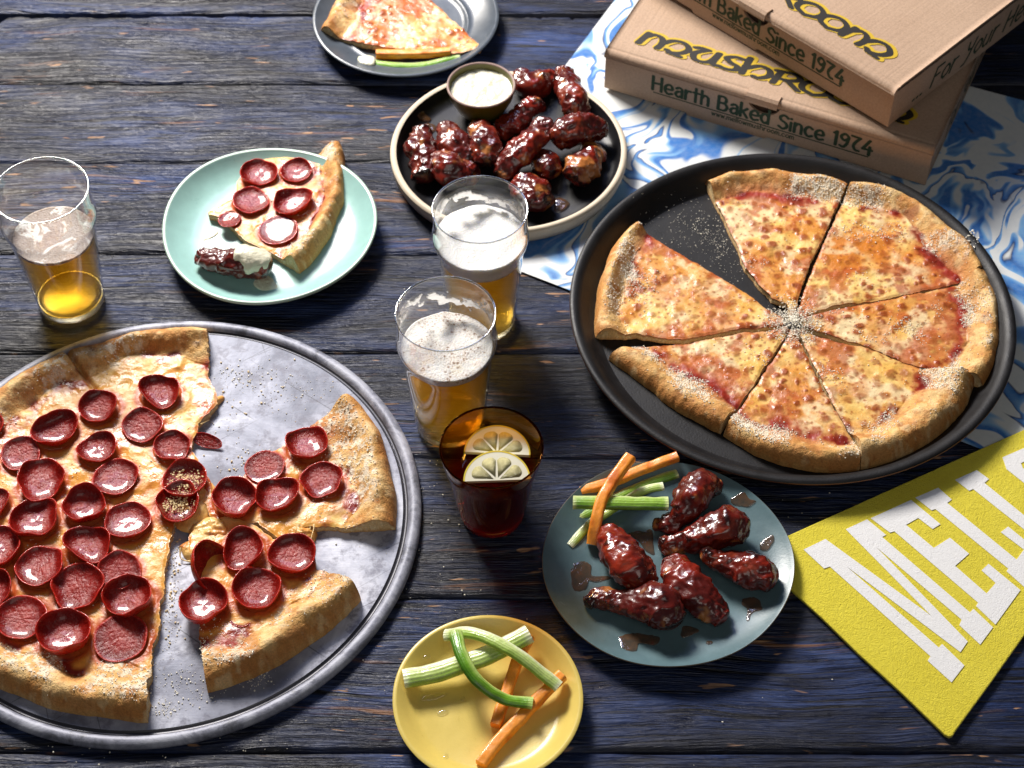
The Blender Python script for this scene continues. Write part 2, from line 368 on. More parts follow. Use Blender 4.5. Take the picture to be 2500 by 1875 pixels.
# ------------------------------------------------------------------ builders
def link(o, parent=None):
    COL.objects.link(o)
    if parent is not None: o.parent = parent
    return o
def tag(o, label=None, cat=None, group=None, kind=None):
    for k, v in (('label', label), ('category', cat), ('group', group), ('kind', kind)):
        if v: o[k] = v
    return o
def empty(name, loc, label, cat, group=None, rz=0):
    o = bpy.data.objects.new(name, None); o.location = loc; o.rotation_euler = (0, 0, rz); o.empty_display_size = .02
    link(o); return tag(o, label, cat, group)
def mesh(name, V, F, mats, parent=None, smooth=True, col=None, wet=None, loc=None, fm=None, rz=0):
    """V in world metres unless the parent is an Empty placed at loc"""
    V = np.asarray(V, float).reshape(-1, 3)
    me = bpy.data.meshes.new(name)
    if isinstance(F, np.ndarray) and F.ndim == 2:
        k = F.shape[1]; me.vertices.add(len(V)); me.vertices.foreach_set('co', V.ravel())
        me.loops.add(F.size); me.loops.foreach_set('vertex_index', F.ravel().astype(np.int32))
        me.polygons.add(len(F)); me.polygons.foreach_set('loop_start', np.arange(0, F.size, k, dtype=np.int32)); me.polygons.foreach_set('loop_total', np.full(len(F), k, dtype=np.int32))
        me.update(calc_edges=True); me.validate()
    else:
        me.from_pydata([tuple(v) for v in V], [], [tuple(f) for f in F]); me.update()
    for m_ in (mats if isinstance(mats, (list, tuple)) else [mats]): me.materials.append(m_)
    if fm is not None: me.polygons.foreach_set('material_index', np.asarray(fm, dtype=np.int32))
    me.polygons.foreach_set('use_smooth', np.full(len(me.polygons), smooth))
    if col is not None:
        a = me.color_attributes.new('Col', 'FLOAT_COLOR', 'POINT'); c = np.ones((len(V), 4)); c[:, :3] = np.asarray(col).reshape(-1, 3); a.data.foreach_set('color', c.ravel())
    if wet is not None:
        a = me.attributes.new('wet', 'FLOAT', 'POINT'); a.data.foreach_set('value', np.asarray(wet, float).ravel())
    o = bpy.data.objects.new(name, me); link(o, parent)
    if loc is not None: o.location = loc
    if rz: o.rotation_euler = (0, 0, rz)
    return o
def rel(V, o):
    return np.asarray(V, float).reshape(-1, 3) - np.array(o.location)
def gridF(nu, nv, closed_v=False, off=0):
    i = np.arange(nu - 1)[:, None]; j = np.arange(nv if closed_v else nv - 1)[None, :]; j2 = (j + 1) % nv
    a = i * nv + j; b = (i + 1) * nv + j; c = (i + 1) * nv + j2; d = i * nv + j2
    return np.stack([a, b, c, d], -1).reshape(-1, 4) + off
def lathe(name, prof, mats, parent=None, n=128, wob=None, fm=None, loc=None, rz=0, smooth=True, dz=None, flip=False):
    prof = np.array(prof, float); nu = len(prof)
    th = np.linspace(0, 2 * PI, n, endpoint=False)
    R = prof[:, 0][:, None] * np.ones(n); Z = prof[:, 1][:, None] * np.ones(n)
    if wob is not None: R = R * (1 + wob(th)[None, :])
    if dz is not None: Z = Z + dz(th)[None, :] * (prof[:, 0] / prof[:, 0].max())[:, None] ** 3
    V = np.stack([R * np.cos(th), R * np.sin(th), Z], -1).reshape(-1, 3)
    F = gridF(nu, n, True)
    if flip: F = F[:, ::-1]
    ffm = None
    if fm is not None: ffm = np.repeat([fm[min(i, len(fm) - 1)] for i in range(nu - 1)], n)
    return mesh(name, V, F, mats, parent, smooth, fm=ffm, loc=loc, rz=rz)
def resample(P, n):
    P = np.array(P, float); m = len(P)
    if m == 2: return P[0] + (P[1] - P[0]) * np.linspace(0, 1, n)[:, None]
    Q = np.vstack([2 * P[0] - P[1], P, 2 * P[-1] - P[-2]])
    out = []
    for t in np.linspace(0, m - 1, n):
        i = min(int(t), m - 2); f = t - i; a, b, c, d = Q[i], Q[i + 1], Q[i + 2], Q[i + 3]
        out.append(.5 * ((2 * b) + (-a + c) * f + (2 * a - 5 * b + 4 * c - d) * f * f + (-a + 3 * b - 3 * c + d) * f ** 3))
    return np.array(out)
def crumbs(name, pts, size, material, parent=None, seed=0, flat=.7):
    """loose grains: one small irregular octahedron each"""
    r = np.random.default_rng(seed); pts = np.asarray(pts, float).reshape(-1, 3); k = len(pts)
    base = np.array([(1, 0, 0), (-1, 0, 0), (0, 1, 0), (0, -1, 0), (0, 0, 1), (0, 0, -1)], float)
    s = size * (.5 + 1.1 * r.random(k) ** 2.2)
    V = base[None] * (0.6 + .7 * r.random((k, 6, 1)))
    a = r.random(k) * 6.28; c, sn = np.cos(a), np.sin(a)
    X = V[..., 0] * c[:, None] - V[..., 1] * sn[:, None]; Y = V[..., 0] * sn[:, None] + V[..., 1] * c[:, None]
    V = np.stack([X, Y, V[..., 2] * flat], -1) * s[:, None, None] + pts[:, None, :] + np.array([0, 0, 1]) * (s * flat * .6)[:, None, None]
    f = np.array([(0, 2, 4), (2, 1, 4), (1, 3, 4), (3, 0, 4), (2, 0, 5), (1, 2, 5), (3, 1, 5), (0, 3, 5)])
    F = (f[None] + (np.arange(k) * 6)[:, None, None]).reshape(-1, 3)
    o = mesh(name, V.reshape(-1, 3), F, material, parent, smooth=True); o['kind'] = 'stuff'; return o
def sweep(name, path, sec, material, parent=None, up=(0, 0, 1), n=40, scale=None, col=None, caps=True, twist=0, jitter=0, seed=0):
    """section sec [(a, b)] (a across, b up) carried along a path of 3-D points"""
    P = resample(path, n); T = np.gradient(P, axis=0); T /= np.linalg.norm(T, axis=1)[:, None]
    up = np.array(up, float); A = np.cross(T, up); A /= np.linalg.norm(A, axis=1)[:, None]; B = np.cross(A, T)
    sec = np.array(sec, float); k = len(sec); sc = np.ones(n) if scale is None else np.interp(np.linspace(0, 1, n), np.linspace(0, 1, len(scale)), scale)
    V = P[:, None, :] + (sec[None, :, 0, None] * A[:, None, :] + sec[None, :, 1, None] * B[:, None, :]) * sc[:, None, None]
    if jitter:
        q = V.reshape(-1, 3); q = q + jitter * np.stack([vn(q[:, 0] * 120, q[:, 1] * 120, q[:, 2] * 120, seed + i) for i in range(3)], -1); V = q.reshape(V.shape)
    Vf = V.reshape(-1, 3); F = [tuple(f) for f in gridF(n, k, True)]
    c = None
    if col is not None: c = col(np.repeat(np.linspace(0, 1, n), k), np.tile(np.arange(k) / k, n), np.tile(sec[:, 0] / np.abs(sec[:, 0]).max(), n), np.tile(sec[:, 1] / np.abs(sec[:, 1]).max(), n), Vf)
    if caps:
        Vf = np.vstack([Vf, Vf[:k], Vf[-k:]]); F.append(tuple(range(n * k + k - 1, n * k - 1, -1))[::1]); F.append(tuple(range(n * k + k, n * k + 2 * k)))
        if c is not None: c = np.vstack([c, c[:k] * 1.05, c[(n - 1) * k:n * k] * 1.05])
    return mesh(name, Vf if parent is None or parent.type != 'EMPTY' else rel(Vf, parent), F, material, parent, True, col=c)

# ------------------------------------------------------------------ table, floor
floor = mesh('floor', [(-3, -1, -.75), (3, -1, -.75), (3, 5, -.75), (-3, 5, -.75)], [(0, 1, 2, 3)], M['floor'], smooth=False); tag(floor, kind='structure')
seams = [.40, .545, .684, .83, .981, 1.107, 1.237, 1.370, 1.495, 1.616, 1.745, 1.88]
table = empty('table', (0, 1.1, 0), 'rustic table top of weathered dark blue painted planks under all the food', 'table')
for i in range(len(seams) - 1):
    y0, y1 = seams[i] + .0008, seams[i + 1] - .0008
    x0, x1 = -.78, .78
    if i == 8: x0 = -.582
    if i == 8: y1 -= .0045
    nx, ny = 420, 34
    u = np.linspace(0, 1, nx); v = np.linspace(0, 1, ny); v = .5 - .5 * np.cos(v * PI)
    X = x0 + (x1 - x0) * u[:, None] + 0 * v[None, :]
    e0 = .0013 * fbm(u * 26, np.full(nx, i * 3.3), 0, 5, 4); e1 = .0013 * fbm(u * 26, np.full(nx, i * 3.3 + 50), 0, 6, 4)
    if i == 8:   # splintered far edge
        xx = x0 + (x1 - x0) * u; e1 = e1 - .010 * ss(.0, .25, fbm(u * 60, u * 0, 0, 9, 5, .7)) * ss(-.02, .06, xx) * (1 - ss(.13, .2, xx)) - .002 * ss(.1, .4, fbm(u * 60, u * 0 + 3, 0, 19, 4))
        e1 = e1 - .014 * (1 - ss(-.582, -.566, xx)) ** 2
    Y = (y0 + e0)[:, None] * (1 - v)[None, :] + (y1 + e1)[:, None] * v[None, :]
    if i == 8: X = X + (1 - ss(0, .03, u))[:, None] * (-.002 - .016 * (1 - v)[None, :] + .004 * vn(v[None, :] * 9, 0 * v[None, :]))
    ed = np.minimum(v, 1 - v)[None, :] * (y1 - y0)
    Z = -.0024 * (1 - ss(0, .0032, ed)) + .0006 * fbm(X * 5, Y * 40, i, 3, 3) + .00035 * fbm(X * 9, Y * 260, i, 4, 2) - .0006 - (.0009 * (i % 3 == 1))
    top = np.stack([X, Y, Z], -1); low = top.copy(); 
    ring0 = top[:, 0].copy(); ring0[:, 2] = -.035; ring1 = top[:, -1].copy(); ring1[:, 2] = -.035
    V = np.concatenate([ring0[:, None], top, ring1[:, None]], 1)
    nv = ny + 2; F = gridF(nx, nv)[:, ::-1]
    Vf = V.reshape(-1, 3); capF = []
    endl = [tuple(range(0, nv))]; endr = [tuple(range((nx - 1) * nv + nv - 1, (nx - 1) * nv - 1, -1))]
    F = [tuple(f) for f in F[:, ::-1]] if False else F
    o = mesh('plank', rel(Vf, table), F, m_plank(i), table)
    # end caps as their own faces
    import bmesh
    bm = bmesh.new(); bm.from_mesh(o.data); bm.verts.ensure_lookup_table()
    for cap in endl + endr:
        try: bm.faces.new([bm.verts[k] for k in cap])
        except ValueError: pass
    bmesh.ops.recalc_face_normals(bm, faces=bm.faces); bm.to_mesh(o.data); bm.free()
def box(name, a, b, material, parent=None, bevel=0):
    (x0, y0, z0), (x1, y1, z1) = a, b
    V = np.array([(x, y, z) for z in (z0, z1) for y in (y0, y1) for x in (x0, x1)])
    F = [(0, 2, 3, 1), (4, 5, 7, 6), (0, 1, 5, 4), (2, 6, 7, 3), (0, 4, 6, 2), (1, 3, 7, 5)]
    if parent is not None and parent.type == 'EMPTY' and parent.rotation_euler.z == 0: V = rel(V, parent)
    return mesh(name, V, F, material, parent, smooth=False)
box('backing_board', (-.52, .38, -.06), (-.44, 1.9, -.037), mat('seam_shade_board', (.02, .016, .014), .8), table)  # unseen dark board added under the planks so the seam gaps look dark
box('backing_board', (-.44, .38, -.055), (.8, 1.9, -.038), bpy.data.materials['seam_shade_board'], table)

# ------------------------------------------------------------------ marbled paper
def isect(a, b, c, d):
    A = np.array([b - a, -(d - c)]).T; t = np.linalg.solve(A, c - a); return a + (b - a) * t[0]
La, Lb = W(1502, 0), W(1379, 163); Ba, Bb = W(1272, 665), W(2372, 1089); Ta, Tb = W(2368, 213), W(2500, 248)
c0 = isect(La, Lb, Ba, Bb); c1 = isect(La, Lb, Ta, Tb)
if c1[1] < 1.5 or c1[1] > 2: c1 = La + (La - Lb) * .6
c2 = Tb + (Tb - Ta) * 1.2; c3 = Ba + (Bb - Ba) * 1.45
n1 = 40
G = np.array([[(c0 * (1 - s) + c1 * s) * (1 - t) + (c3 * (1 - s) + c2 * s) * t for s in np.linspace(0, 1, n1)] for t in np.linspace(0, 1, n1)])
Zp = .0012 + .0003 * fbm(G[..., 0] * 14, G[..., 1] * 14, 0, 2, 2)
Vt = np.concatenate([G, Zp[..., None]], -1).reshape(-1, 3)
Vb = Vt.copy(); Vb[:, 2] -= .0005
Fp = gridF(n1, n1)
pap = mesh('paper_sheet', np.vstack([Vt, Vb]), np.vstack([Fp, Fp[:, ::-1] + len(Vt)]), M['marble'])
tag(pap, 'white paper sheet marbled with blue swirls lying under the pizza boxes', 'paper')
# ------------------------------------------------------------------ lettering by pen strokes
GL = {
 'H': (.55, [[(0, 0), (0, 1)], [(.5, 0), (.5, 1)], [(0, .5), (.5, .55)]]),
 'e': (.44, ['s', [(.04, .34), (.40, .38), (.38, .60), (.22, .70), (.03, .52), (.02, .20), (.18, 0), (.42, .08)]]),
 'a': (.42, ['s', [(.05, .6), (.2, .7), (.36, .62), (.38, .4), (.38, 0)], 's', [(.38, .42), (.15, .4), (.02, .2), (.15, 0), (.36, .12)]]),
 'r': (.30, [[(0, 0), (0, .68)], 's', [(0, .4), (.1, .62), (.28, .66)]]),
 't': (.30, [[(.12, 1.0), (.12, 0)], [(0, .68), (.3, .68)]]),
 'h': (.42, [[(0, 0), (0, 1)], 's', [(0, .45), (.15, .68), (.34, .6), (.38, .35), (.38, 0)]]),
 'B': (.52, [[(0, 0), (0, 1)], 's', [(0, 1), (.3, 1), (.42, .78), (.3, .55), (0, .53)], 's', [(0, .53), (.35, .52), (.5, .27), (.35, .02), (0, 0)]]),
 'k': (.40, [[(0, 0), (0, 1)], [(.35, .66), (.02, .3)], [(.12, .38), (.38, 0)]]),
 'd': (.44, [[(.4, 1), (.4, 0)], 's', [(.4, .5), (.2, .68), (.02, .5), (.02, .2), (.2, 0), (.4, .15)]]),
 'S': (.50, ['s', [(.48, .85), (.28, 1), (.06, .85), (.1, .62), (.38, .45), (.46, .2), (.25, 0), (.02, .12)]]),
 'i': (.06, [[(0, 0), (0, .62)], [(0, .88), (0, .90)]]),
 'n': (.42, [[(0, 0), (0, .68)], 's', [(0, .45), (.15, .68), (.34, .6), (.38, .35), (.38, 0)]]),
 'c': (.42, ['s', [(.38, .6), (.2, .7), (.02, .5), (.02, .2), (.2, 0), (.4, .1)]]),
 '1': (.20, [[(0, .85), (.14, 1), (.14, 0)]]),
 '9': (.44, ['s', [(.42, .7), (.22, .5), (.03, .72), (.2, .98), (.42, .82), (.42, .6), (.36, .25), (.2, .0), (.03, .06)]]),
 '7': (.46, [[(0, 1), (.44, .97)], 's', [(.44, .97), (.22, .60), (.14, .30), (.26, .05), (.44, .03)]]),
 '4': (.50, [[(.38, -.05), (.38, .55)], [(.34, 1), (.02, .32), (.5, .34)]]),
 'w': (.52, [[(0, .66), (.12, 0), (.25, .6), (.38, 0), (.5, .66)]]),
 '.': (.06, [[(-.02, .03), (.03, .05)]]),
 'm': (.60, [[(0, 0), (0, .66)], 's', [(0, .45), (.12, .66), (.26, .6), (.28, .35), (.28, 0)], 's', [(.28, .45), (.4, .66), (.54, .6), (.56, .35), (.56, 0)]]),
 'l': (.06, [[(0, 0), (0, 1)]]),
 'o': (.42, ['s', [(.2, 0), (.02, .2), (.02, .48), (.2, .68), (.4, .48), (.4, .2), (.2, 0)]]),
 'u': (.40, ['s', [(0, .66), (0, .2), (.15, 0), (.34, .12)], [(.36, .66), (.36, 0)]]),
 's': (.38, ['s', [(.34, .58), (.2, .68), (.04, .55), (.1, .4), (.3, .28), (.34, .12), (.18, 0), (.02, .08)]]),
 'F': (.44, [[(0, 0), (0, 1)], [(0, 1), (.42, 1)], [(0, .52), (.32, .55)]]),
 'Y': (.46, ['s', [(0, 1), (.08, .62), (.34, .5)], 's', [(.46, 1), (.34, .4), (.2, -.1), (0, -.2)]]),
 "'": (.10, [[(.03, 1), (0, .8)]]), ' ': (.22, []),
}
def uncial_m(x): return [[(x, 0), (x + .16, 1)], 's', [(x + .1, .62), (x + .5, .98), (x + 1.0, .88), (x + 1.22, .45), (x + 1.15, 0)], 's', [(x + 1.2, .45), (x + 1.65, .93), (x + 2.3, 1.0), (x + 2.78, .62), (x + 2.55, .18), (x + 2.0, 0), (x + 1.7, .12)], [(x + 1.9, -.05), (x + 2.6, -.12)]]
LOGO = (uncial_m(0) +
        ['s', [(3.05, .93), (3.35, 1.02), (3.8, 1.0)], 's', [(3.75, 1.0), (3.2, .5), (3.4, .05), (4.0, 0), (4.35, .3), (4.45, 1)], 's', [(4.45, 1), (4.45, .15), (4.7, 0)]] +
        ['s', [(5.95, 1.08), (5.4, 1.1), (4.98, .85), (5.3, .58), (5.8, .42), (5.8, .1), (5.3, -.02), (4.85, .06)]] +
        [[(6.15, 1.35), (6.25, 0)], 's', [(6.3, .5), (6.9, .95), (7.5, .85), (7.7, .42), (7.3, .04), (6.95, .05)]] +
        [[(8.1, 0), (8.15, 1.0)], 's', [(7.9, 1.0), (8.9, 1.1), (9.35, .8), (8.9, .5), (8.3, .45)], [(8.7, .48), (9.6, -.08)]] +
        ['s', [(10.5, -.05), (9.75, .2), (9.7, .7), (10.4, 1.02), (11.1, .75), (11.1, .25), (10.5, -.05)]] +
        ['s', [(12.1, -.05), (11.4, .2), (11.35, .7), (12.05, 1.02), (12.75, .75), (12.75, .25), (12.1, -.05)]] +
        uncial_m(13.0))
def expand(strokes):
    out = []; sm = False
    for s in strokes:
        if s == 's': sm = True; continue
        out.append(resample(s, 14 * len(s)) if sm else np.vstack([np.linspace(s[k], s[k + 1], 30) for k in range(len(s) - 1)])); sm = False
    return out
def typeset(text, track=.16):
    x = 0; out = []
    for ch in text:
        wd, st = GL[ch]
        out += [s + np.array([x, 0]) for s in expand(st)]; x += wd + track
    return out, x - track
def stamp(strokes, nx_, ny_, cell, P3, name, material, parent, nib_angle=0):
    """pen strokes (metres in the plane u, v) -> runs of inked cells -> one thin printed sheet; P3 maps (u, v) to 3-D"""
    A = np.vstack(strokes); u0, v0 = A.min(0) - max(nx_, ny_) - 2 * cell; u1, v1 = A.max(0) + max(nx_, ny_) + 2 * cell
    W_, H_ = int((u1 - u0) / cell) + 2, int((v1 - v0) / cell) + 2; g = np.zeros((H_, W_), bool)
    kx, ky = int(nx_ / cell) + 2, int(ny_ / cell) + 2
    yy, xx = np.mgrid[-ky:ky + 1, -kx:kx + 1]
    for s in strokes:
        L = np.linalg.norm(np.diff(s, axis=0), axis=1); t = np.concatenate([[0], np.cumsum(L)]); q = np.arange(0, t[-1] + cell, cell * .7)
        pu = np.interp(q, t, s[:, 0]); pv = np.interp(q, t, s[:, 1])
        for a, b in zip(pu, pv):
            i, j = int((b - v0) / cell), int((a - u0) / cell); fb, fa = (b - v0) / cell - i, (a - u0) / cell - j
            mk = ((xx + .5 - fa) * cell / nx_) ** 2 + ((yy + .5 - fb) * cell / ny_) ** 2 <= 1
            g[i - ky:i + ky + 1, j - kx:j + kx + 1] |= mk
    V = []; F = []
    for r in range(H_):
        d = np.diff(np.concatenate([[0], g[r].astype(int), [0]])); st = np.where(d == 1)[0]; en = np.where(d == -1)[0]
        for a, b in zip(st, en):
            k = len(V)
            for (i, j) in ((r, a), (r, b), (r + 1, b), (r + 1, a)): V.append(P3(u0 + j * cell, v0 + i * cell))
            F.append((k, k + 1, k + 2, k + 3))
    return mesh(name, V, F, material, parent, smooth=False)
def scaled(strokes, sx, sy, ox, oy, slant=0): return [np.stack([ox + s[:, 0] * sx + slant * s[:, 1] * sy, oy + s[:, 1] * sy], -1) for s in strokes]

# ------------------------------------------------------------------ pizza boxes (local frame: origin at the front right lower corner, -x along the front, +y back)
BL, BH = .36, .055
def pizza_box(corner, z, ang, label):
    t = empty('pizza_box', (corner[0], corner[1], z), label, 'pizza box', 'stacked pizza boxes', math.radians(ang))
    def prism(name, poly, d0, d1, plane, material, parent=t):
        """poly in (u, h); extruded from depth d0 to d1; plane 'front' -> (x=u, y=d, z=h), 'side' -> (x=d, y=u, z=h), 'top' -> (x=u, y=h, z=d)"""
        mp = {'front': lambda u, h, d: (u, d, h), 'side': lambda u, h, d: (d, u, h), 'top': lambda u, h, d: (u, h, d)}[plane]
        k = len(poly); V = [mp(u, h, d0) for u, h in poly] + [mp(u, h, d1) for u, h in poly]
        bm = bmesh.new(); vs = [bm.verts.new(v) for v in V]
        bm.faces.new(vs[:k]); bm.faces.new(vs[k:])
        for i in range(k): bm.faces.new((vs[i], vs[(i + 1) % k], vs[k + (i + 1) % k], vs[k + i]))
        bmesh.ops.recalc_face_normals(bm, faces=bm.faces); bmesh.ops.triangulate(bm, faces=[f for f in bm.faces if len(f.verts) > 4])
        me = bpy.data.meshes.new(name); bm.to_mesh(me); bm.free(); me.materials.append(material)
        return link(bpy.data.objects.new(name, me), parent)
    L = BL; hy = .0475
    # front wall with its thumb hole and the lower locking tab
    hole = [(-.181 + .0185 * math.cos(a), hy + .0015 - .0165 * math.sin(a)) for a in np.linspace(0, PI, 13)]
    poly = [(0, .003), (0, hy), *hole, (-L, hy), (-L, .003), (-.262, .003), (-.262, 0), (-.175, 0), (-.175, .0035)]
    poly = [(0, .0035), (0, hy + .0015)] + hole + [(-L, hy + .0015), (-L, .0035), (-.265, .0035), (-.263, .0), (-.176, .0), (-.172, .0035)]
    prism('front_wall', poly, 0, .003, 'front', M['card'])
    prism('inner_flap', [(-.003, .004), (-.003, hy - .003), (-L + .003, hy - .003), (-L + .003, .004)], .0042, .0062, 'front', M['card_in'])
    prism('side_wall', [(.0035, .0035), (L - .003, .0035), (L - .003, hy - .001), (.0035, hy - .001)], -.0034, -.0006, 'side', M['card'])
    prism('side_wall', [(.0035, .0035), (L - .003, .0035), (L - .003, hy - .001), (.0035, hy - .001)], -L + .0006, -L + .0034, 'side', M['card'])
    prism('back_wall', [(0, .0035), (-L, .0035), (-L, BH - .004), (0, BH - .004)], L - .003, L, 'front', M['card'])
    prism('base', [(-.0035, .004), (-L + .0035, .004), (-L + .0035, L - .004), (-.0035, L - .004)], .0012, .0032, 'top', M['card'])
    # lid: a sheet with a rounded front fold, and ragged corrugated sides
    nu, nv_ = 60, 40
    U = np.linspace(-L - .001, .001, nu); Vv = np.concatenate([np.array([-.0022, -.0025, -.0018, -.0003, .002, .0045, .0056, .0066, .009]), np.linspace(.02, L - .002, nv_ - 9)])
    ZZ = np.concatenate([np.array([hy - .0008, hy + .002, BH - .0038, BH - .0018, BH - .0006, BH - .0004, BH - .0014, BH - .0003, BH + .0]), np.full(nv_ - 9, BH)])
    X, Y = np.meshgrid(U, Vv, indexing='ij'); Z = np.tile(ZZ, (nu, 1)) + .0004 * fbm(X * 9, Y * 9, z * 30, 4, 2) * np.clip(Y / .05, 0, 1)
    Z = np.where(Y > .012, Z - .004 * ss(.03, 0, -X) * 0, Z)
    Vt = np.stack([X, Y, Z], -1).reshape(-1, 3); Vb = Vt.copy(); Vb[:, 2] -= .0022; Vb[:, 1] += np.where(Vt[:, 1] < .001, .0025, 0)
    F1 = gridF(nu, nv_)[:, ::-1]; K = nu * nv_
    edge = []
    idx = np.arange(K).reshape(nu, nv_)
    for r_ in (idx[0], idx[-1][::-1], idx[:, 0][::-1], idx[:, -1]):
        edge += [(a, b, b + K, a + K) for a, b in zip(r_[:-1], r_[1:])]
    mesh('lid', np.vstack([Vt, Vb]), np.vstack([F1, F1[:, ::-1] + K, np.array(edge)]), M['card'], t)
    # lid side tuck: raw corrugated edge hanging beside the wall
    for sx, nm in ((-.0004, 'corrugated_edge'), (-L - .0006, 'corrugated_edge')):
        uu = np.linspace(.006, L - .004, 160); hh = .0035 + .0012 * fbm(uu * 160, uu * 0, 0, 3, 3)
        V = []; 
        for a, h in zip(uu, hh): V += [(sx, a, BH - .003), (sx, a, BH - .003 - h), (sx + .0010, a, BH - .003 - h), (sx + .001, a, BH - .003)]
        mesh(nm, V, gridF(160, 4, True), M['card_edge'], t, smooth=False)
    # front locking tab over the thumb hole
    V = []; 
    prof = [(.008, BH + .0010), (-.0010, BH + .0014), (-.0040, BH - .0012), (-.0052, BH - .0062)]
    tu = np.linspace(-.2005, -.1655, 30)
    for k, (y, zz) in enumerate(prof):
        for u_ in tu: V.append((u_, y + (.0005 * math.sin(u_ * 5200) if k == 3 else 0), zz))
    Vn = np.array(V); Vn2 = Vn.copy(); Vn2[:, 2] -= .0022; F1 = gridF(4, 30); K = len(Vn); idx = np.arange(K).reshape(4, 30); edge = []
    for r_ in (idx[0], idx[-1][::-1], idx[:, 0][::-1], idx[:, -1]): edge += [(a, b, b + K, a + K) for a, b in zip(r_[:-1], r_[1:])]
    mesh('locking_tab', np.vstack([Vn, Vn2]), np.vstack([F1, F1[:, ::-1] + K, np.array(edge)]), M['card'], t, smooth=False)
    # print on the front wall
    st, wd = typeset('Hearth Baked Since 1974'); sc_ = .243 / wd
    stamp(scaled(st, sc_, .0182, -.3045, .0213), .00185, .0015, .00032, lambda u, v: (u, -.0002, v), 'lettering', M['ink_green'], t)
    stamp([np.linspace((-.303, .0178), (-.064, .0178), 60)], .0007, .0007, .0003, lambda u, v: (u, -.0002, v), 'underline', M['ink_green'], t)
    st, wd = typeset('www.mellowmushroom.com'); sc_ = .092 / wd
    stamp(scaled(st, sc_, .0062, -.236, .0108), .00058, .0005, .00022, lambda u, v: (u, -.0002, v), 'web_address', M['ink_green'], t)
    # print on the right side wall
    st, wd = typeset("... For Your Health's", .17); sc_ = .262 / wd
    stamp(scaled(st, sc_, .0225, .040, .0135, .30), .0017, .0015, .00034, lambda u, v: (-.0004, u, v), 'side_lettering', M['ink_green'], t)
    # logo on the lid
    k_ = .01872
    def onlid(dz): return lambda u, v: (u, v, BH + .0006 + dz)
    st = scaled(expand(LOGO), k_, .0200, -.3335, .0250, .10)
    st2 = scaled(expand(LOGO), k_, .0200, -.3322, .0264, .10)
    stamp(st2, .0068, .0040, .0005, onlid(.0), 'logo_outline', M['ink_yellow'], t)
    stamp(st, .0040, .0022, .0004, onlid(.00015), 'logo_lettering', M['ink_black'], t)
    return t
import bmesh
pizza_box((.4264, 1.3290), .0015, -25.0, 'lower kraft pizza box lying on the marbled paper with the other box on top')
pizza_box((.3817, 1.3543), .0585, -45.2, 'upper kraft pizza box set skewed on top of the other box')

# ------------------------------------------------------------------ dishes
def wobf(seed, amp):
    r = np.random.default_rng(seed); a = r.normal(size=5) * amp / np.arange(1, 6) ; p = r.random(5) * 6.28
    return lambda th: sum(a[k] * np.cos((k + 2) * th + p[k]) for k in range(5))
def dish(name, c, z, prof, mats, fm, label, cat, wob=None, n=160, rimrange=None, dz=None):
    """one lathe split into parts: rimrange (i0, i1) of the profile is the rim"""
    t = empty(name, (c[0], c[1], z), label, cat)
    i0, i1 = rimrange
    lathe('dish_body', prof[:i0 + 1], mats[0], t, n, wob, dz=dz)
    lathe('rim', prof[i0:i1 + 1], mats[1], t, n, wob, dz=dz)
    lathe('underside', prof[i1:], mats[2] if len(mats) > 2 else mats[0], t, n, wob, dz=dz)
    return t
TZ = .0008
# grey tray of the pepperoni pizza
TC = np.array((-.24010, .70914)) * CAM_H
TR = .17808 * CAM_H
tray = empty('pizza_tray', (TC[0], TC[1], 0), 'large scuffed grey metal tray carrying the pepperoni pizza', 'pizza tray')
lathe('tray_floor', [(0, .0052), (.05, .0052), (.12, .0052), (TR - .0165, .0052)], M['tray'], tray, 240)
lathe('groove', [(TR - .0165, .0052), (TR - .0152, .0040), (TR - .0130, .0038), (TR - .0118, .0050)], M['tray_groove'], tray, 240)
lathe('rim', [(TR - .0118, .0050), (TR - .0106, .0070), (TR - .0088, .0086), (TR - .0058, .0090), (TR - .0028, .0080), (TR - .0006, .0060), (TR, .004), (TR - .001, .0012), (TR - .004, .0004)], M['tray_rim'], tray, 240)
lathe('underside', [(TR - .004, .0004), (0, .0004)], M['tray_rim'], tray, 240)
# black pan of the cheese pizza
PC = np.array((.207894, .88910)) * CAM_H; PR = .1651 * CAM_H
pan = empty('pizza_pan', (PC[0], PC[1], .0020), 'round black metal pan carrying the cheese pizza', 'pizza pan')
lathe('pan_floor', [(0, .0035), (.08, .0035), (.15, .0035), (.184, .0035)], M['pan'], pan, 240)
lathe('pan_wall', [(.184, .0035), (.1885, .0050), (.1945, .0115), (.2005, .0195), (.2045, .0232), (.2085, .0240), (PR - .0012, .0236), (PR - .0003, .0226)], M['pan'], pan, 240)
lathe('copper_edge', [(PR - .0003, .0226), (PR, .0216), (PR - .0006, .0205)], M['pan_edge'], pan, 240)
lathe('underside', [(PR - .0006, .0205), (.2045, .0170), (.194, .006), (.188, .0002), (.18, 0), (0, 0)], M['pan'], pan, 240)

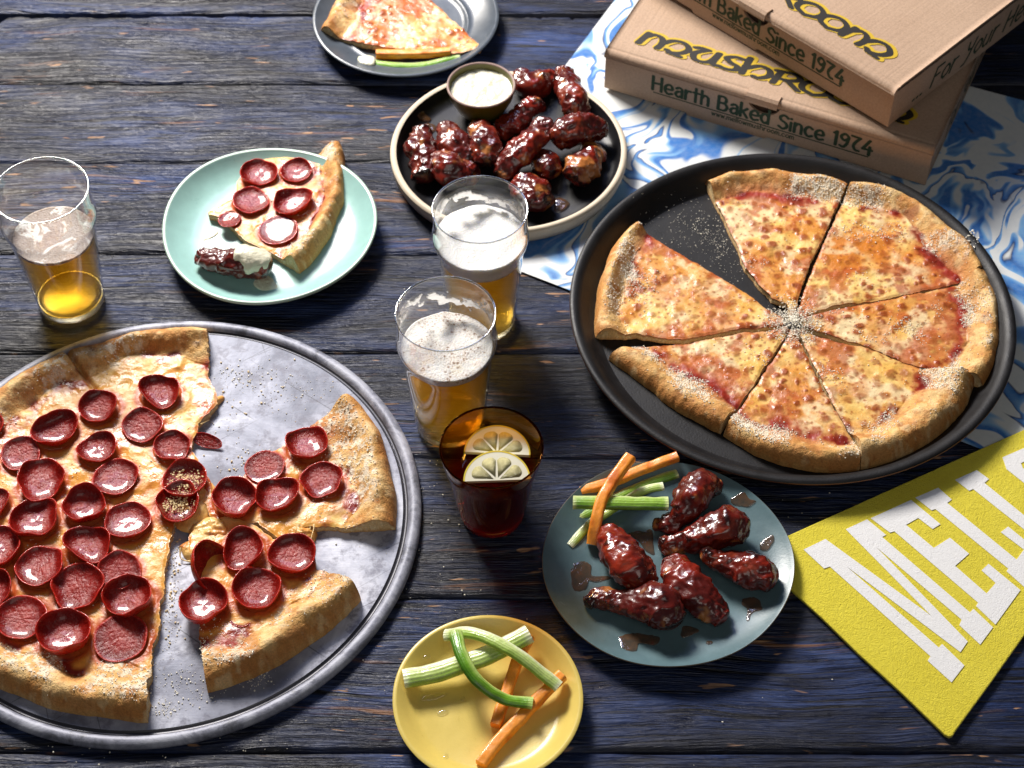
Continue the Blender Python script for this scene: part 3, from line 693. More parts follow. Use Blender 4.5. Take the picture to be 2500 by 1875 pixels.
dish('teal_plate', W(658, 547, .018), TZ, [(0, .0050), (.03, .0050), (.06, .0052), (.078, .0062), (.088, .0088), (.097, .0135), (.1025, .0180), (.1052, .0203), (.1072, .0212), (.1086, .0202), (.1078, .0175), (.098, .0085), (.082, .0015), (.07, 0), (0, 0)],
     [M['teal'], M['teal_rim'], M['teal']], None, 'pale turquoise plate with one pepperoni slice and one chicken wing', 'plate', wobf(3, .007), rimrange=(7, 10), dz=lambda th: .0016 * np.cos(2 * th + .7) + .001 * np.sin(3 * th))
WC = W(1241.5, 369, .018)
dish('wing_plate', WC, TZ + .001, [(0, .0055), (.06, .0055), (.100, .0058), (.1095, .0075), (.1130, .0115), (.1150, .0180), (.1165, .0202), (.1190, .0212), (.1215, .0206), (.1228, .0185), (.1226, .0120), (.120, .0035), (.112, 0), (0, 0)],
     [M['black_glaze'], M['cream'], M['cream']], None, 'black plate with raised cream clay rim heaped with glazed chicken wings', 'plate', wobf(5, .0025), rimrange=(6, 9))
BC = W(1630, 1371, .014)
dish('blue_plate', BC, TZ, [(0, .0048), (.03, .0048), (.062, .0050), (.080, .0062), (.094, .0100), (.1030, .0142), (.1052, .0156), (.1062, .0160), (.1068, .0153), (.1058, .0138), (.098, .0085), (.078, .0010), (.07, 0), (0, 0)],
     [M['blueplate'], M['blueplate_rim'], M['blueplate']], None, 'blue grey plate with six dark wings, carrot sticks and celery', 'plate', wobf(8, .007), rimrange=(7, 9), dz=lambda th: .0018 * np.cos(2 * th + 2.2))
YC = W(1191, 1706, .014)
dish('yellow_plate', YC, TZ, [(0, .0040), (.03, .0040), (.0555, .0041), (.0600, .0055), (.0660, .0100), (.0715, .0150), (.0742, .0168), (.0762, .0172), (.0774, .0164), (.0768, .0148), (.070, .0085), (.058, .0008), (.05, 0), (0, 0)],
     [M['yellow'], M['yellow'], M['yellow']], None, 'small yellow plate holding only celery and carrot sticks', 'plate', wobf(9, .003), rimrange=(6, 8))
GC = W(991, 41, .016)
dish('grey_plate', GC, TZ, [(0, .0045), (.03, .0045), (.062, .0045), (.0670, .0052), (.0685, .0072), (.0705, .0074), (.0725, .0066), (.078, .0080), (.092, .0125), (.0985, .0165), (.1010, .0182), (.1030, .0186), (.1044, .0176), (.1036, .0155), (.095, .0085), (.07, .0008), (.06, 0), (0, 0)],
     [M['greyplate'], M['greyplate'], M['greyplate']], None, 'slate grey plate at the far edge with a cheese slice', 'plate', wobf(10, .002), rimrange=(10, 12))
# dip bowl
bz = TZ + .0065; bc = W(1174.6, 208, .048)
bowl = empty('dip_bowl', (bc[0], bc[1], bz), 'small olive green bowl with a mauve rim filled with pale dip', 'bowl')
lathe('bowl_wall', [(0, .0), (.014, 0), (.018, .002), (.027, .014), (.0335, .028), (.0360, .0385), (.0364, .0405)], M['olive'], bowl, 96, flip=True)
lathe('rim', [(.0364, .0405), (.0360, .0418), (.0347, .0420), (.0338, .0408)], M['mauve'], bowl, 96, flip=True)
lathe('inner_wall', [(.0338, .0408), (.0330, .036), (.0310, .029), (.0285, .024)], M['olive'], bowl, 96, flip=True)
n_r, n_t = 26, 90
rr = np.linspace(0, 1, n_r)[:, None]; th = np.linspace(0, 2 * PI, n_t, endpoint=False)[None, :]
X = rr * .0324 * np.cos(th); Y = rr * .0324 * np.sin(th)
Z = .0345 + .0012 * fbm(X * 160, Y * 160, 0, 8, 3) + .0006 * rr ** 8
mesh('dip', np.stack([X, Y, Z], -1).reshape(-1, 3), gridF(n_r, n_t, True), M['ranch'], bowl)

# ------------------------------------------------------------------ pizza
def polar(C, P):
    d = np.asarray(P) - C; return np.hypot(d[:, 0], d[:, 1]), np.arctan2(d[:, 1], d[:, 0])
CHEESE, GOLD, BROWN, SAUCE, DSAUCE, DOUGH, PALE = (.80, .50, .165), (.66, .27, .05), (.30, .060, .014), (.34, .030, .014), (.16, .014, .010), (.68, .38, .12), (.80, .64, .42)
def pizza_piece(name, C, left, right, outer, zb, label, cat, group=None, style='cheese', H=.023, res=.0011, cw=.030, seed=1, r0=.004, htop=.0085, parm=900, brown=0.5, ragged=.0014, place=None, nspot=1.0, notch=None, saucy=0.0, peps=()):
    """left / right: cut edges from the tip outwards; outer: the crust arc from the left cut to the right cut; all places on the table"""
    C = np.asarray(C, float)
    rl, al = polar(C, left); rr_, ar = polar(C, right); ro, ao = polar(C, outer)
    ao = np.unwrap(ao); 
    al = al + 2 * PI * np.round((ao[0] - al) / (2 * PI)); ar = ar + 2 * PI * np.round((ao[-1] - ar) / (2 * PI))
    al = np.unwrap(al); al += 2 * PI * round((ao[0] - al[-1]) / (2 * PI)); ar = np.unwrap(ar); ar += 2 * PI * round((ao[-1] - ar[-1]) / (2 * PI))
    kl, kr = np.argsort(rl), np.argsort(rr_)
    span = abs(ao[-1] - ao[0]); Rm = ro.max()
    ns = max(30, int(span * Rm / res)); nr = max(30, int(Rm / res * 1.15))
    s = np.linspace(0, 1, ns)[None, :]; u = np.linspace(0, 1, nr)[:, None]
    q = 1 - (1 - u) ** 1.25 * 1.0
    ft = ao[0] + (ao[-1] - ao[0]) * s
    sg = 1 if ao[-1] > ao[0] else -1
    R = np.interp((ft * sg).ravel(), ao * sg, ro)[None, :]
    R = R + .0016 * fbm(ft * 9, ft * 0, 0, seed + 3, 3) + .0002 * fbm(ft * 40, ft * 0, 0, seed + 4, 2)
    rho = r0 + (R - r0) * q
    TL = np.interp(rho.ravel(), rl[kl], al[kl]).reshape(rho.shape); TR_ = np.interp(rho.ravel(), rr_[kr], ar[kr]).reshape(rho.shape)
    rgd = ragged * (1 - .75 * ss(Rm - cw - .01, Rm - cw + .008, rho))
    TL = TL + sg * rgd * 1.6 * fbm(rho * 130, rho * 0 + 3.3, 0, seed + 5, 4, .6) / (rho + .004); TR_ = TR_ + sg * rgd * 1.6 * fbm(rho * 130, rho * 0 + 7.7, 0, seed + 6, 4, .6) / (rho + .004)
    T = TL + (TR_ - TL) * s
    X = C[0] + rho * np.cos(T); Y = C[1] + rho * np.sin(T)
    dcut = np.minimum(s, 1 - s) * np.abs(TR_ - TL) * rho; dout = R - rho
    wcr = cw * (1 + .42 * fbm(X * 28, Y * 28, 0, seed + 7, 2))
    t = dout / wcr
    Hh = H * (1 + .34 * fbm(X * 20, Y * 20, 0, seed + 8, 3))
    rise = np.sqrt(np.clip(1 - (1 - np.clip(t / .40, 0, 1)) ** 2, 0, 1))
    fall = 1 - ss(.36, 1.0, t)
    top = htop + .0014 * fbm(X * 60, Y * 60, 0, seed, 3) + .00025 * fbm(X * 210, Y * 210, 0, seed + 1, 3)
    top = top - .0012 * ss(.2, .6, fbm(X * 34, Y * 34, 0, seed + 19, 3))
    crustZ = np.where(t < .4, Hh * rise, top + (Hh - top) * fall)
    bub = fbm(X * 70, Y * 70, 0, seed + 10, 3)
    crustZ = crustZ + (.0015 * bub + .0004 * fbm(X * 260, Y * 260, 0, seed + 11, 2)) * np.clip(t / .15, 0, 1)
    Z = np.where(t < 1.0, crustZ, top)
    Z = Z - .0006 * (1 - ss(0, .003, dcut)) * ss(.0, .02, rho)
    if notch is not None:
        na = math.atan2(notch[1] - C[1], notch[0] - C[0]); na += 2 * PI * round((T.mean() - na) / (2 * PI)); dn = np.abs(T - na) * rho
        Z = Z * (1 - .55 * np.exp(-(dn / .0022) ** 2) * (t < 1.6))
    Z = np.maximum(Z, .0004)
    # colours of the things themselves
    n1 = fbm(X * 26, Y * 26, 0, seed + 12, 4); n2 = fbm(X * 85, Y * 85, 0, seed + 13, 4); n3 = fbm(X * 240, Y * 240, 0, seed + 14, 3)
    col = np.zeros(X.shape + (3,)) + np.array((.88, .60, .20))
    col = mixc(col, PALE, ss(.1, .5, fbm(X * 40, Y * 40, 0, seed + 80, 3)) * .7)
    col = mixc(col, (.84, .44, .07), ss(.05, .5, -fbm(X * 40, Y * 40, 0, seed + 80, 3)) * .6)
    if style == 'cheese':
        f34 = fbm(X * 34, Y * 34, 0, seed + 21, 4); f20 = fbm(X * 18, Y * 18, 0, seed + 22, 3)
        col = mixc(col, (.66, .225, .035), ss(-.3, .35, f34 + .4 * f20) * (.45 + .55 * brown))
        col = mixc(col, (.92, .73, .42), ss(.04, .32, fbm(X * 44, Y * 44, 0, seed + 23, 4) - .35 * f20) * (.95 - .35 * brown))
        col = mixc(col, (.47, .075, .028), ss(.04, .32, n1 + .5 * n2 + saucy) * .68)
        dens = ss(-.35, .30, fbm(X * 17, Y * 17, 0, seed + 20, 2))
        wx, wy = X + .0030 * n2 + .0012 * n3, Y + .0030 * n1 + .0012 * fbm(X * 200, Y * 200, 0, seed + 24, 2)
        halo = spots(wx, wy, .0132, .9 * nspot, .34, .72, seed + 1, .8)
        s1 = spots(wx, wy, .0132, .9 * nspot, .18, .50, seed + 1, .55) * (.45 + .55 * dens)
        s2 = spots(wx, wy, .0058, .5 * nspot, .2, .45, seed + 2, .7) * .8
        col = mixc(col, (.66, .22, .035), halo * .6 * (.3 + .7 * dens))
        col = mixc(col, BROWN, np.clip(s1 * 1.25, 0, 1) * .9); col = mixc(col, (.40, .10, .022), s2)
        col = mixc(col, (.42, .085, .03), (1 - ss(.0, .0035, dcut + .002 * n2)) * .35)
        Z = Z + .0009 * s1 * (t > 1)
    else:
        col = col * np.array((.93, .86, .74))
        col = mixc(col, (.80, .34, .05), ss(-.15, .25, n2 - .3 * n1) * .72)
        col = mixc(col, (.56, .11, .028), ss(.02, .28, n1 + .6 * n2) * .78)
        col = mixc(col, SAUCE, ss(.42, .66, n1 + .5 * n2) * .7)
        col = mixc(col, (.55, .25, .06), spots(X, Y, .012, .3, .12, .3, seed + 2) * .6)
        col = mixc(col, (.86, .66, .34), ss(.2, .5, fbm(X * 40, Y * 60, 0, seed + 33, 3)) * .35); col = mixc(col, (.80, .40, .07), ss(-.1, .35, fbm(X * 30, Y * 30, 0, seed + 34, 3)) * .6)
    # orange grease and sauce bleeding out round every pepperoni, the cheese sunk under it
    if len(peps):
        dp = np.full(X.shape, 9.0)
        for (qx, qy, qr) in peps: dp = np.minimum(dp, np.hypot(X - qx, Y - qy) / qr)
        dp = dp + .10 * n2
        col = mixc(col, (.80, .36, .055), (1 - ss(1.25, 1.8, dp)) * .6)
        col = mixc(col, (.46, .052, .014), (1 - ss(1.02, 1.30, dp + .12 * n1)) * .85)
        Z = Z - .0011 * (1 - ss(.85, 1.0, dp)) * (t > 1)
    # sauce ring inside the crust
    ring = ss(.78, 1.0, t + .18 * n2) * (1 - ss(1.22, 1.62, t + .30 * n1 + .25 * n2))
    col = mixc(col, SAUCE, ring * np.clip(.45 + 1.9 * n1 + 1.3 * n2 + (.15 if style == 'cheese' else .25), 0, 1))
    col = mixc(col, DSAUCE, ring * ss(.05, .4, n2 + .4 * n1) * .8)
    # crust
    cc = np.zeros_like(col) + np.array(DOUGH)
    cc = mixc(cc, (.80, .56, .25), ss(.0, .5, bub + .4 * n2) * .7)
    cc = mixc(cc, (.52, .215, .05), ss(.0, .45, -bub + .5 * n1) * .75)
    cc = mixc(cc, (.52, .20, .045), (1 - ss(.06, .30, t + .09 * n1)) * .75)
    cc = mixc(cc, (.62, .36, .12), (1 - ss(.0, .05, t)) * .6)
    cc = mixc(cc, (.20, .055, .016), ss(.42, .6, fbm(X * 40, Y * 40, 0, seed + 40, 3)) * .75)
    cc = mixc(cc, (.46, .18, .045), ss(.05, .45, fbm(X * 110, Y * 110, 0, seed + 41, 4)) * .65)
    cc = mixc(cc, (.84, .62, .32), ss(.15, .5, fbm(X * 130, Y * 130, 0, seed + 42, 3)) * .5)
    cc = mixc(cc, (.36, .12, .03), spots(X, Y, .006, .35, .1, .3, seed + 43, .6) * .6)
    cc = mixc(cc, (.50, .16, .05), ss(.5, .95, t) * ss(-.1, .35, n1) * .8)
    cm = 1 - ss(.86, 1.04, t + .14 * n2)
    col = col * (1 - cm[..., None]) + cc * cm[..., None]
    # flour / fine parmesan dust on the crust
    dust = ss(-.15, .42, fbm(X * 30, Y * 30, 0, seed + 50, 3) + .1) ** 1.3 * (ss(.22, .4, t) * (1 - ss(.95, 1.2, t)))
    col = mixc(col, (.86, .78, .62), dust * ss(-.1, .35, n3 + .5 * fbm(X * 520, Y * 520, 0, seed + 51, 2)) * .8)
    # colour of the cut faces
    wet = np.clip(.5 + n2, 0, 1) * (1 - cm) + .15
    V = np.stack([X, Y, Z], -1)
    # skirts down the two cuts and round the tip
    kk = 5
    def skirt(line, colline, nv):
        n_ = len(line); rows = []; cols = []
        for k in range(kk):
            f = k / (kk - 1); p = line.copy(); p[:, 2] = line[:, 2] * (1 - f) + .0003 * f
            p[:, :2] += nv * (-.0010 * math.sin(f * 3.1)) * (1 + .6 * fbm(np.arange(n_) * .35, np.full(n_, k * 1.7), 0, seed + 60, 2))[:, None]
            rows.append(p); c = np.zeros((n_, 3)) + np.array((.66, .47, .23)); n_x = fbm(np.arange(n_) * .4, np.full(n_, k * 1.1), 0, seed + 61, 3)
            c = mixc(c, (.80, .66, .40), ss(0, .5, n_x)); c = mixc(c, (.48, .22, .06), np.full(n_, .75 * (f > .95) + .0)); 
            if k == 0: c = colline * .85
            if k == 1: c = mixc(c, SAUCE, np.where(line[:, 2] < .013, .55, .0))
            cols.append(c)
        return np.array(rows), np.array(cols)
    def normal2(line):
        g = np.gradient(line[:, :2], axis=0); g /= np.linalg.norm(g, axis=1)[:, None] + 1e-9; return np.stack([g[:, 1], -g[:, 0]], -1)
    parts_V = []; parts_F = []; parts_C = []; parts_W = []; off = 0
    loc = np.array([C[0], C[1], zb]) if place is None else np.array([place[0][0], place[0][1], zb])
    t_o = empty(name, tuple(loc), label, cat, group)
    nrm = []
    for jj, sgn in ((0, -1), (-1, 1)):
        line = V[:, jj].copy(); nn_ = normal2(line) * (-sg * sgn)
        pv, pc = skirt(line, col[:, jj], nn_); nrm.append((pv, pc))
    tipline = V[0].copy(); pv, pc = skirt(tipline, col[0], np.zeros((ns, 2))); nrm.append((pv, pc))
    Rz = None
    def conv(P):
        P = np.asarray(P, float).reshape(-1, 3).copy()
        if place is None: P[:, 0] -= C[0]; P[:, 1] -= C[1]
        else:
            _, a, src = place; c_, s_ = math.cos(a), math.sin(a); x, y = P[:, 0] - src[0], P[:, 1] - src[1]; P[:, 0], P[:, 1] = x * c_ - y * s_, x * s_ + y * c_
        return P
    # split topping and crust
    F = gridF(nr, ns)
    if sg < 0: F = F[:, ::-1]
    tf = t.ravel()[F].mean(1)
    for nm, sel, mt in (('topping', tf > .97, M['topping']), ('crust', tf <= .97, M['crust'])):
        f = F[sel]; used, inv = np.unique(f, return_inverse=True)
        mesh(nm, conv(V.reshape(-1, 3)[used]), inv.reshape(f.shape), mt, t_o, col=col.reshape(-1, 3)[used], wet=wet.ravel()[used])
    Vs, Fs, Cs = [], [], []; off = 0
    for i, (pv, pc) in enumerate(nrm):
        a, b = pv.shape[:2]; f = gridF(a, b) + off; Vs.append(pv.reshape(-1, 3)); Cs.append(pc.reshape(-1, 3)); Fs.append(f); off += a * b
    mesh('cut_edge', conv(np.vstack(Vs)), np.vstack(Fs), M['crust'], t_o, col=np.vstack(Cs), wet=np.full(off, .1))
    # grated parmesan lying on it
    if parm:
        r = np.random.default_rng(seed + 70); w_ = (dust * 1.0 + .006 + .30 * ss(.25, .6, fbm(X * 24, Y * 24, 0, seed + 71, 2)) * (t > .6)) * (t > .12)
        if style == 'cheese': w_ = w_ + 1.1 * (1 - ss(.012, .034, rho))
        w_ = (w_ * rho).ravel(); idx = r.choice(len(w_), size=parm, p=w_ / w_.sum())
        crumbs('grated_cheese', conv(V.reshape(-1, 3)[idx] + r.normal(size=(parm, 3)) * np.array([.0005, .0005, 0])), .00062, M['parmesan'], t_o, seed + 72)
    return t_o, loc, conv
def L2(fn, pts, z): return np.array([fn(x, y, z) for x, y in pts])

# cheese pizza in the black pan: seven slices
z_s = .0058; zq = .016
C0 = ZC(1130, 835, zq)
slices = [
 ('cheese slice nearest the pizza boxes, pale melted cheese, beside the empty gap', [(1100, 745), (1030, 720), (960, 640), (905, 570), (870, 480), (800, 330), (722, 185)], [(1150, 735), (1270, 430), (1382, 190)], [(722, 183), (830, 147), (1000, 128), (1200, 147), (1382, 187)], .55),
 ('darkest browned cheese slice at the upper right of the black pan', [(1160, 745), (1280, 450), (1400, 192)], [(1190, 800), (1500, 738), (1900, 655), (2018, 594)], [(1398, 188), (1550, 212), (1700, 280), (1850, 385), (1960, 480), (2018, 590)], 1.0),
 ('cheese slice at the right hand side of the black pan', [(1190, 812), (1500, 744), (1900, 660), (2022, 598)], [(1200, 858), (1450, 938), (1640, 1018), (1900, 1085), (2018, 1122)], [(2028, 602), (2080, 700), (2098, 850), (2085, 1000), (2030, 1125)], .35),
 ('cheese slice at the lower right with a big puffed pale crust', [(1190, 872), (1450, 946), (1640, 1025), (1900, 1090), (1985, 1085)], [(1160, 895), (1308, 1200), (1424, 1400), (1448, 1500)], [(1995, 1085), (1965, 1180), (1890, 1290), (1760, 1395), (1600, 1482), (1450, 1518)], .35),
 ('cheese slice nearest the blue grey plate, with a charred blister in its crust', [(1152, 898), (1302, 1203), (1418, 1403), (1442, 1503)], [(1108, 890), (1000, 1058), (905, 1202), (800, 1348)], [(1440, 1522), (1280, 1530), (1100, 1502), (950, 1445), (795, 1352)], .6),
 ('cheese slice at the lower left of the black pan, crust thickly dusted with parmesan', [(1100, 885), (990, 1052), (894, 1197), (788, 1342)], [(1060, 865), (900, 880), (610, 940), (400, 950), (262, 985)], [(782, 1342), (650, 1275), (480, 1155), (350, 1055), (260, 985)], .4),
 ('cheese slice pulled away to the left in the black pan', [(1075, 845), (900, 862), (620, 912), (400, 888), (198, 888)], [(1060, 800), (900, 690), (730, 590), (520, 470), (380, 374)], [(196, 888), (200, 760), (232, 600), (300, 455), (378, 374)], .5),
]
for i, (lb, l, r_, o_, br) in enumerate(slices):
    big = i in (3,)
    pizza_piece('cheese_pizza_slice', C0, L2(ZC, l, zq), L2(ZC, r_, zq), L2(ZC, o_, .013), z_s, lb, 'pizza slice', 'cheese pizza slices in the black pan',
                'cheese', H=.022 if big else .018, seed=100 + i * 13, brown=br, cw=.039 if big else .031, parm=1700, r0=.010, ragged=.0012)

# the heap of grated cheese over the middle where the slices meet
r_ = np.random.default_rng(99); k = 1100; a_ = r_.random(k) * 6.28; d_ = np.abs(r_.normal(size=k)) * .0135
px_ = C0[0] + np.cos(a_) * d_ * 1.15; py_ = C0[1] + .002 + np.sin(a_) * d_
crumbs('grated_cheese', np.column_stack([px_ - PC[0], py_ - PC[1], .0125 + .002 * np.exp(-(d_ / .015) ** 2) + .001 * r_.random(k)]), .00075, M['parmesan'], pan, 98)
# ------------------------------------------------------------------ pepperoni
def pep_mesh(seed, deep=1.0):
    r = np.random.default_rng(seed); nt, prof = 44, []
    th = np.linspace(0, 2 * PI, nt, endpoint=False)
    rr = [0, .25, .45, .60, .72, .82, .90, .955, .98, 1.0, .99, .94, .8, .4]
    zz = [.02, .00, .02, .08, .22, .42, .70, .95, 1.0, .93, .70, .30, -.05, -.08]
    wr = wobf(seed, .055)(th); wz = .30 * np.cos(2 * th + r.random() * 6) + .16 * np.cos(3 * th + r.random() * 6) + .07 * np.cos(7 * th + r.random() * 6)
    V = []; Cc = []
    for a, b in zip(rr, zz):
        x = a * (1 + wr) * np.cos(th); y = a * (1 + wr) * np.sin(th); h = np.maximum(b, 0) * (1 + wz) * .0070 * deep + min(b, 0) * .0062
        h = h + .00022 * fbm(x * 5, y * 5, a, seed, 3)
        V.append(np.stack([x * .0202, y * .0202, h + .0006], -1))
        n_ = fbm(x * 2.5, y * 2.5, 0, seed + 5, 3)
        c = np.zeros((nt, 3)) + np.array((.25, .010, .007)); c = mixc(c, (.17, .005, .003), ss(.5, .72, np.full(nt, a)) if a > .3 and len(V) < 9 else np.zeros(nt)); c = mixc(c, (.44, .018, .007), np.full(nt, .8 if len(V) in (8, 9, 10) else 0.0))
        c = mixc(c, (.44, .018, .007), np.full(nt, .8 if len(V) > 10 else 0)); c = mixc(c, (.33, .026, .015), ss(.0, .5, n_) * (a < .7) * .6); Cc.append(c)
    V = np.array(V).reshape(-1, 3); F = gridF(len(rr), nt, True)
    me = bpy.data.meshes.new('pepperoni'); me.from_pydata([tuple(v) for v in V], [], [tuple(f) for f in F]); me.materials.append(M['pepperoni'])
    me.polygons.foreach_set('use_smooth', np.full(len(me.polygons), True))
    a = me.color_attributes.new('Col', 'FLOAT_COLOR', 'POINT'); c = np.ones((len(V), 4)); c[:, :3] = np.array(Cc).reshape(-1, 3); a.data.foreach_set('color', c.ravel()); return me
PEP = [pep_mesh(k, (1.0, 1.35, .7, 1.15, .45, .9, 1.2, .6, 1.0)[k]) for k in range(9)]
PEPFLAT = pep_mesh(31, .18)
pr = random.Random(4)
def pepperoni(parent, conv, xy, rad, z, flat=False, tilt=None, sx=1):
    o = bpy.data.objects.new('pepperoni', PEPFLAT if flat else PEP[pr.randrange(9)]); link(o, parent)
    p = conv(np.array([[xy[0], xy[1], z]]))[0]; o.location = p; k = rad / .0202 * pr.uniform(.93, 1.05); o.scale = (k * sx, k, k)
    o.rotation_euler = tilt or (pr.uniform(-.10, .10), pr.uniform(-.10, .10), pr.uniform(0, 6.28))
    return o
zt = .0052; zr = .016
CM = ZT(690, 705, zr); PXM = 1.0 / (2720 / .66288)
PEP_MAIN = ((590, 315, 82), (365, 368, 78), (205, 455, 84), (525, 435, 82), (75, 540, 80), (360, 522, 78), (632, 512, 72), (150, 642, 90), (425, 627, 82), (130, 785, 90), (312, 737, 86), (470, 790, 84), (-25, 725, 62), (-12, 885, 88),
                    (325, 880, 86), (150, 958, 92), (440, 968, 76), (290, 1030, 92), (476, 1075, 90), (-25, 1050, 75), (80, 1145, 94), (240, 1210, 96), (444, 1215, 102, 1), (682, 640, 85), (655, 722, 88), (-190, 640, 82), (-180, 860, 86), (-170, 1060, 86), (-60, 380 + 60, 80))
PEP_UP = ((975, 585, 76, 1), (1130, 506, 82), (1186, 637, 82), (1020, 696, 80), (860, 712, 82))
PEP_LOW = ((900, 896, 86), (1075, 916, 84), (750, 1095, 86), (946, 1042, 88))
PEP_TEAL = ((1380, 925, 96), (1578, 910, 92), (1335, 1070, 98), (1563, 1080, 98), (1482, 1222, 102, 1), (1222, 1165, 62, 1))
ph = .0096; pz = 1.0 / (2330 / .45802); zpl = TZ + .0058
def plist(fn, L, s_, z): return [(*fn(q[0], q[1], z), q[2] * s_) for q in L]
main_outer = [(540, 1512), (350, 1492), (150, 1452), (0, 1392), (-160, 1300), (-290, 1150), (-360, 960), (-350, 760), (-270, 560), (-140, 400), (0, 303), (130, 226), (240, 168), (330, 138), (430, 112), (600, 90), (765, 80)]
# the two ends of the arc are the two cut edges
main, mloc, mconv = pizza_piece('pepperoni_pizza', CM, L2(ZT, [(650, 760), (636, 800), (628, 850), (606, 1000), (580, 1180), (560, 1270), (540, 1510)], zr), L2(ZT, [(775, 690), (740, 600), (700, 520), (735, 420), (800, 345), (765, 250), (765, 82)], zr),
    L2(ZT, main_outer, .013), zt, 'uncut larger part of the pepperoni pizza covering the left of the grey tray', 'pizza', None, 'pep', H=.0205, seed=301, cw=.038, r0=.003, parm=2600, ragged=.002, notch=ZT(250, 175, .016), peps=plist(ZT, PEP_MAIN, PXM, zt + ph + .002))
r_ = np.random.default_rng(5); P = scatter_(ZT, [(690, 640, 34, 22), (650, 725, 36, 24)], .0165, 420, r_) if False else np.array([(*ZT(x, y, zt + ph_), ph_) for x, y in zip(np.concatenate([690 + 30 * r_.normal(size=260), 650 + 32 * r_.normal(size=260)]), np.concatenate([640 + 18 * r_.normal(size=260), 722 + 22 * r_.normal(size=260)])) for ph_ in (.0125,)])
P[:, :2] -= mloc[:2]; crumbs('toasted_crumbs', P, .0009, M['crumb_gold'], main, 55)
up_s, uloc, uconv = pizza_piece('pepperoni_slice', ZT(745, 700, zr), L2(ZT, [(775, 680), (880, 622), (1035, 500), (1165, 420), (1300, 336)], zr), L2(ZT, [(770, 760), (940, 785), (1040, 850), (1120, 800), (1200, 800), (1463, 795)], zr),
    L2(ZT, [(1300, 336), (1395, 450), (1440, 600), (1463, 792)], .013), zt, 'pepperoni slice pulled out to the right with its broad crust toward the beer glasses', 'pizza slice', 'pepperoni slices pulled out on the grey tray', 'pep', H=.0215, seed=351, cw=.043, parm=900, ragged=.0022, peps=plist(ZT, PEP_UP, PXM, zt + ph + .002))
lo_s, lloc, lconv = pizza_piece('pepperoni_slice', ZT(735, 790, zr), L2(ZT, [(700, 830), (690, 880), (720, 930), (730, 1150), (742, 1250), (760, 1400)], zr), L2(ZT, [(800, 770), (910, 785), (1000, 850), (1150, 890), (1165, 950), (1330, 1056)], zr),
    L2(ZT, [(760, 1402), (950, 1342), (1150, 1222), (1330, 1060)], .013), zt, 'pepperoni slice at the bottom of the grey tray with its crust pointing down right', 'pizza slice', 'pepperoni slices pulled out on the grey tray', 'pep', H=.023, seed=377, cw=.042, parm=800, ragged=.0022, peps=plist(ZT, PEP_LOW, PXM, zt + ph + .002))
PXM = 1.0 / (2720 / .66288)
ph = .0096
for x, y, r_, *k in PEP_MAIN:
    pepperoni(main, mconv, ZT(x, y, zt + ph + .002), r_ * PXM * .98, ph, bool(k))
sl = pepperoni(main, mconv, ZT(762, 487, zt + .006), 60 * PXM, .004, True, (.5, .1, -.3)); sl.scale = (sl.scale[0], sl.scale[1] * .42, sl.scale[2])
for x, y, r_, *k in PEP_UP: pepperoni(up_s, uconv, ZT(x, y, zt + ph + .002), r_ * PXM * .98, ph, bool(k))
for x, y, r_, *k in PEP_LOW: pepperoni(lo_s, lconv, ZT(x, y, zt + ph + .002), r_ * PXM * .98, ph, bool(k))
o = pepperoni(lo_s, lconv, ZT(752, 960, zt + .008), 84 * PXM, .0085, False, (.2, .95, 0))
o = pepperoni(lo_s, lconv, ZT(890, 1150, zt + .006), 40 * PXM, .0075, True)
# strings of melted cheese bridging the slices
def strand(pts, rad, parent, nm='cheese_strand'):
    P = np.array([(*ZT(x, y, zt + z), zt + z) for x, y, z in pts])
    k = 8; a = np.linspace(0, 2 * PI, k, endpoint=False)
    o = sweep(nm, P, np.stack([np.cos(a), np.sin(a) * .6], -1) * rad, M['topping'], parent, n=24, scale=(1.2, .7, .45, .6, 1.2), col=lambda u, v, ca, cb, V: np.zeros((len(V), 3)) + np.array((.82, .60, .27)), jitter=.0006)
    a_ = o.data.attributes.new('wet', 'FLOAT', 'POINT'); a_.data.foreach_set('value', np.full(len(o.data.vertices), .8)); return o
def blob(name, pts, zc, thick, parent, seed=0, style=0, mt=None, colr=None):
    """irregular low lump of melted cheese or sauce from an outline"""
    P = np.array([ZT(x, y, zt + zc) if not callable(style) else style(x, y, zc) for x, y in pts]); Pc = np.vstack([P, P[:1]]); Pr = resample(Pc, 90)[:-1]
    c = Pr.mean(0); nr = 22; V = []; 
    for i in range(nr):
        f = i / (nr - 1); p = c + (Pr - c) * f; jit = 1 + .10 * fbm(Pr[:, 0] * 160, Pr[:, 1] * 160, 0, seed, 3) * f; p = c + (p - c) * jit[:, None]
        z = thick * (1 - f ** 3.2) * (1 + .45 * fbm(p[:, 0] * 170, p[:, 1] * 170, 0, seed + 2, 3)); V.append(np.column_stack([p, zc + np.maximum(z, 0) - (.0012 if i == nr - 1 else 0)]))
    V = np.array(V); a, b = V.shape[:2]; Vf = V.reshape(-1, 3)
    base = zt if not callable(style) else 0
    Vf[:, 2] += base
    n1 = fbm(Vf[:, 0] * 90, Vf[:, 1] * 90, 0, seed + 4, 4)
    col = np.zeros((len(Vf), 3)) + np.array(colr or CHEESE)
    if colr is None: col = mixc(col, GOLD, ss(-.1, .4, n1) * .8); col = mixc(col, (.5, .12, .03), ss(.3, .6, n1) * .6)
    o = mesh(name, rel(Vf, parent) if parent is not None else Vf, gridF(a, b, True), mt or M['topping'], parent, col=col, wet=np.full(len(Vf), .7)); return o
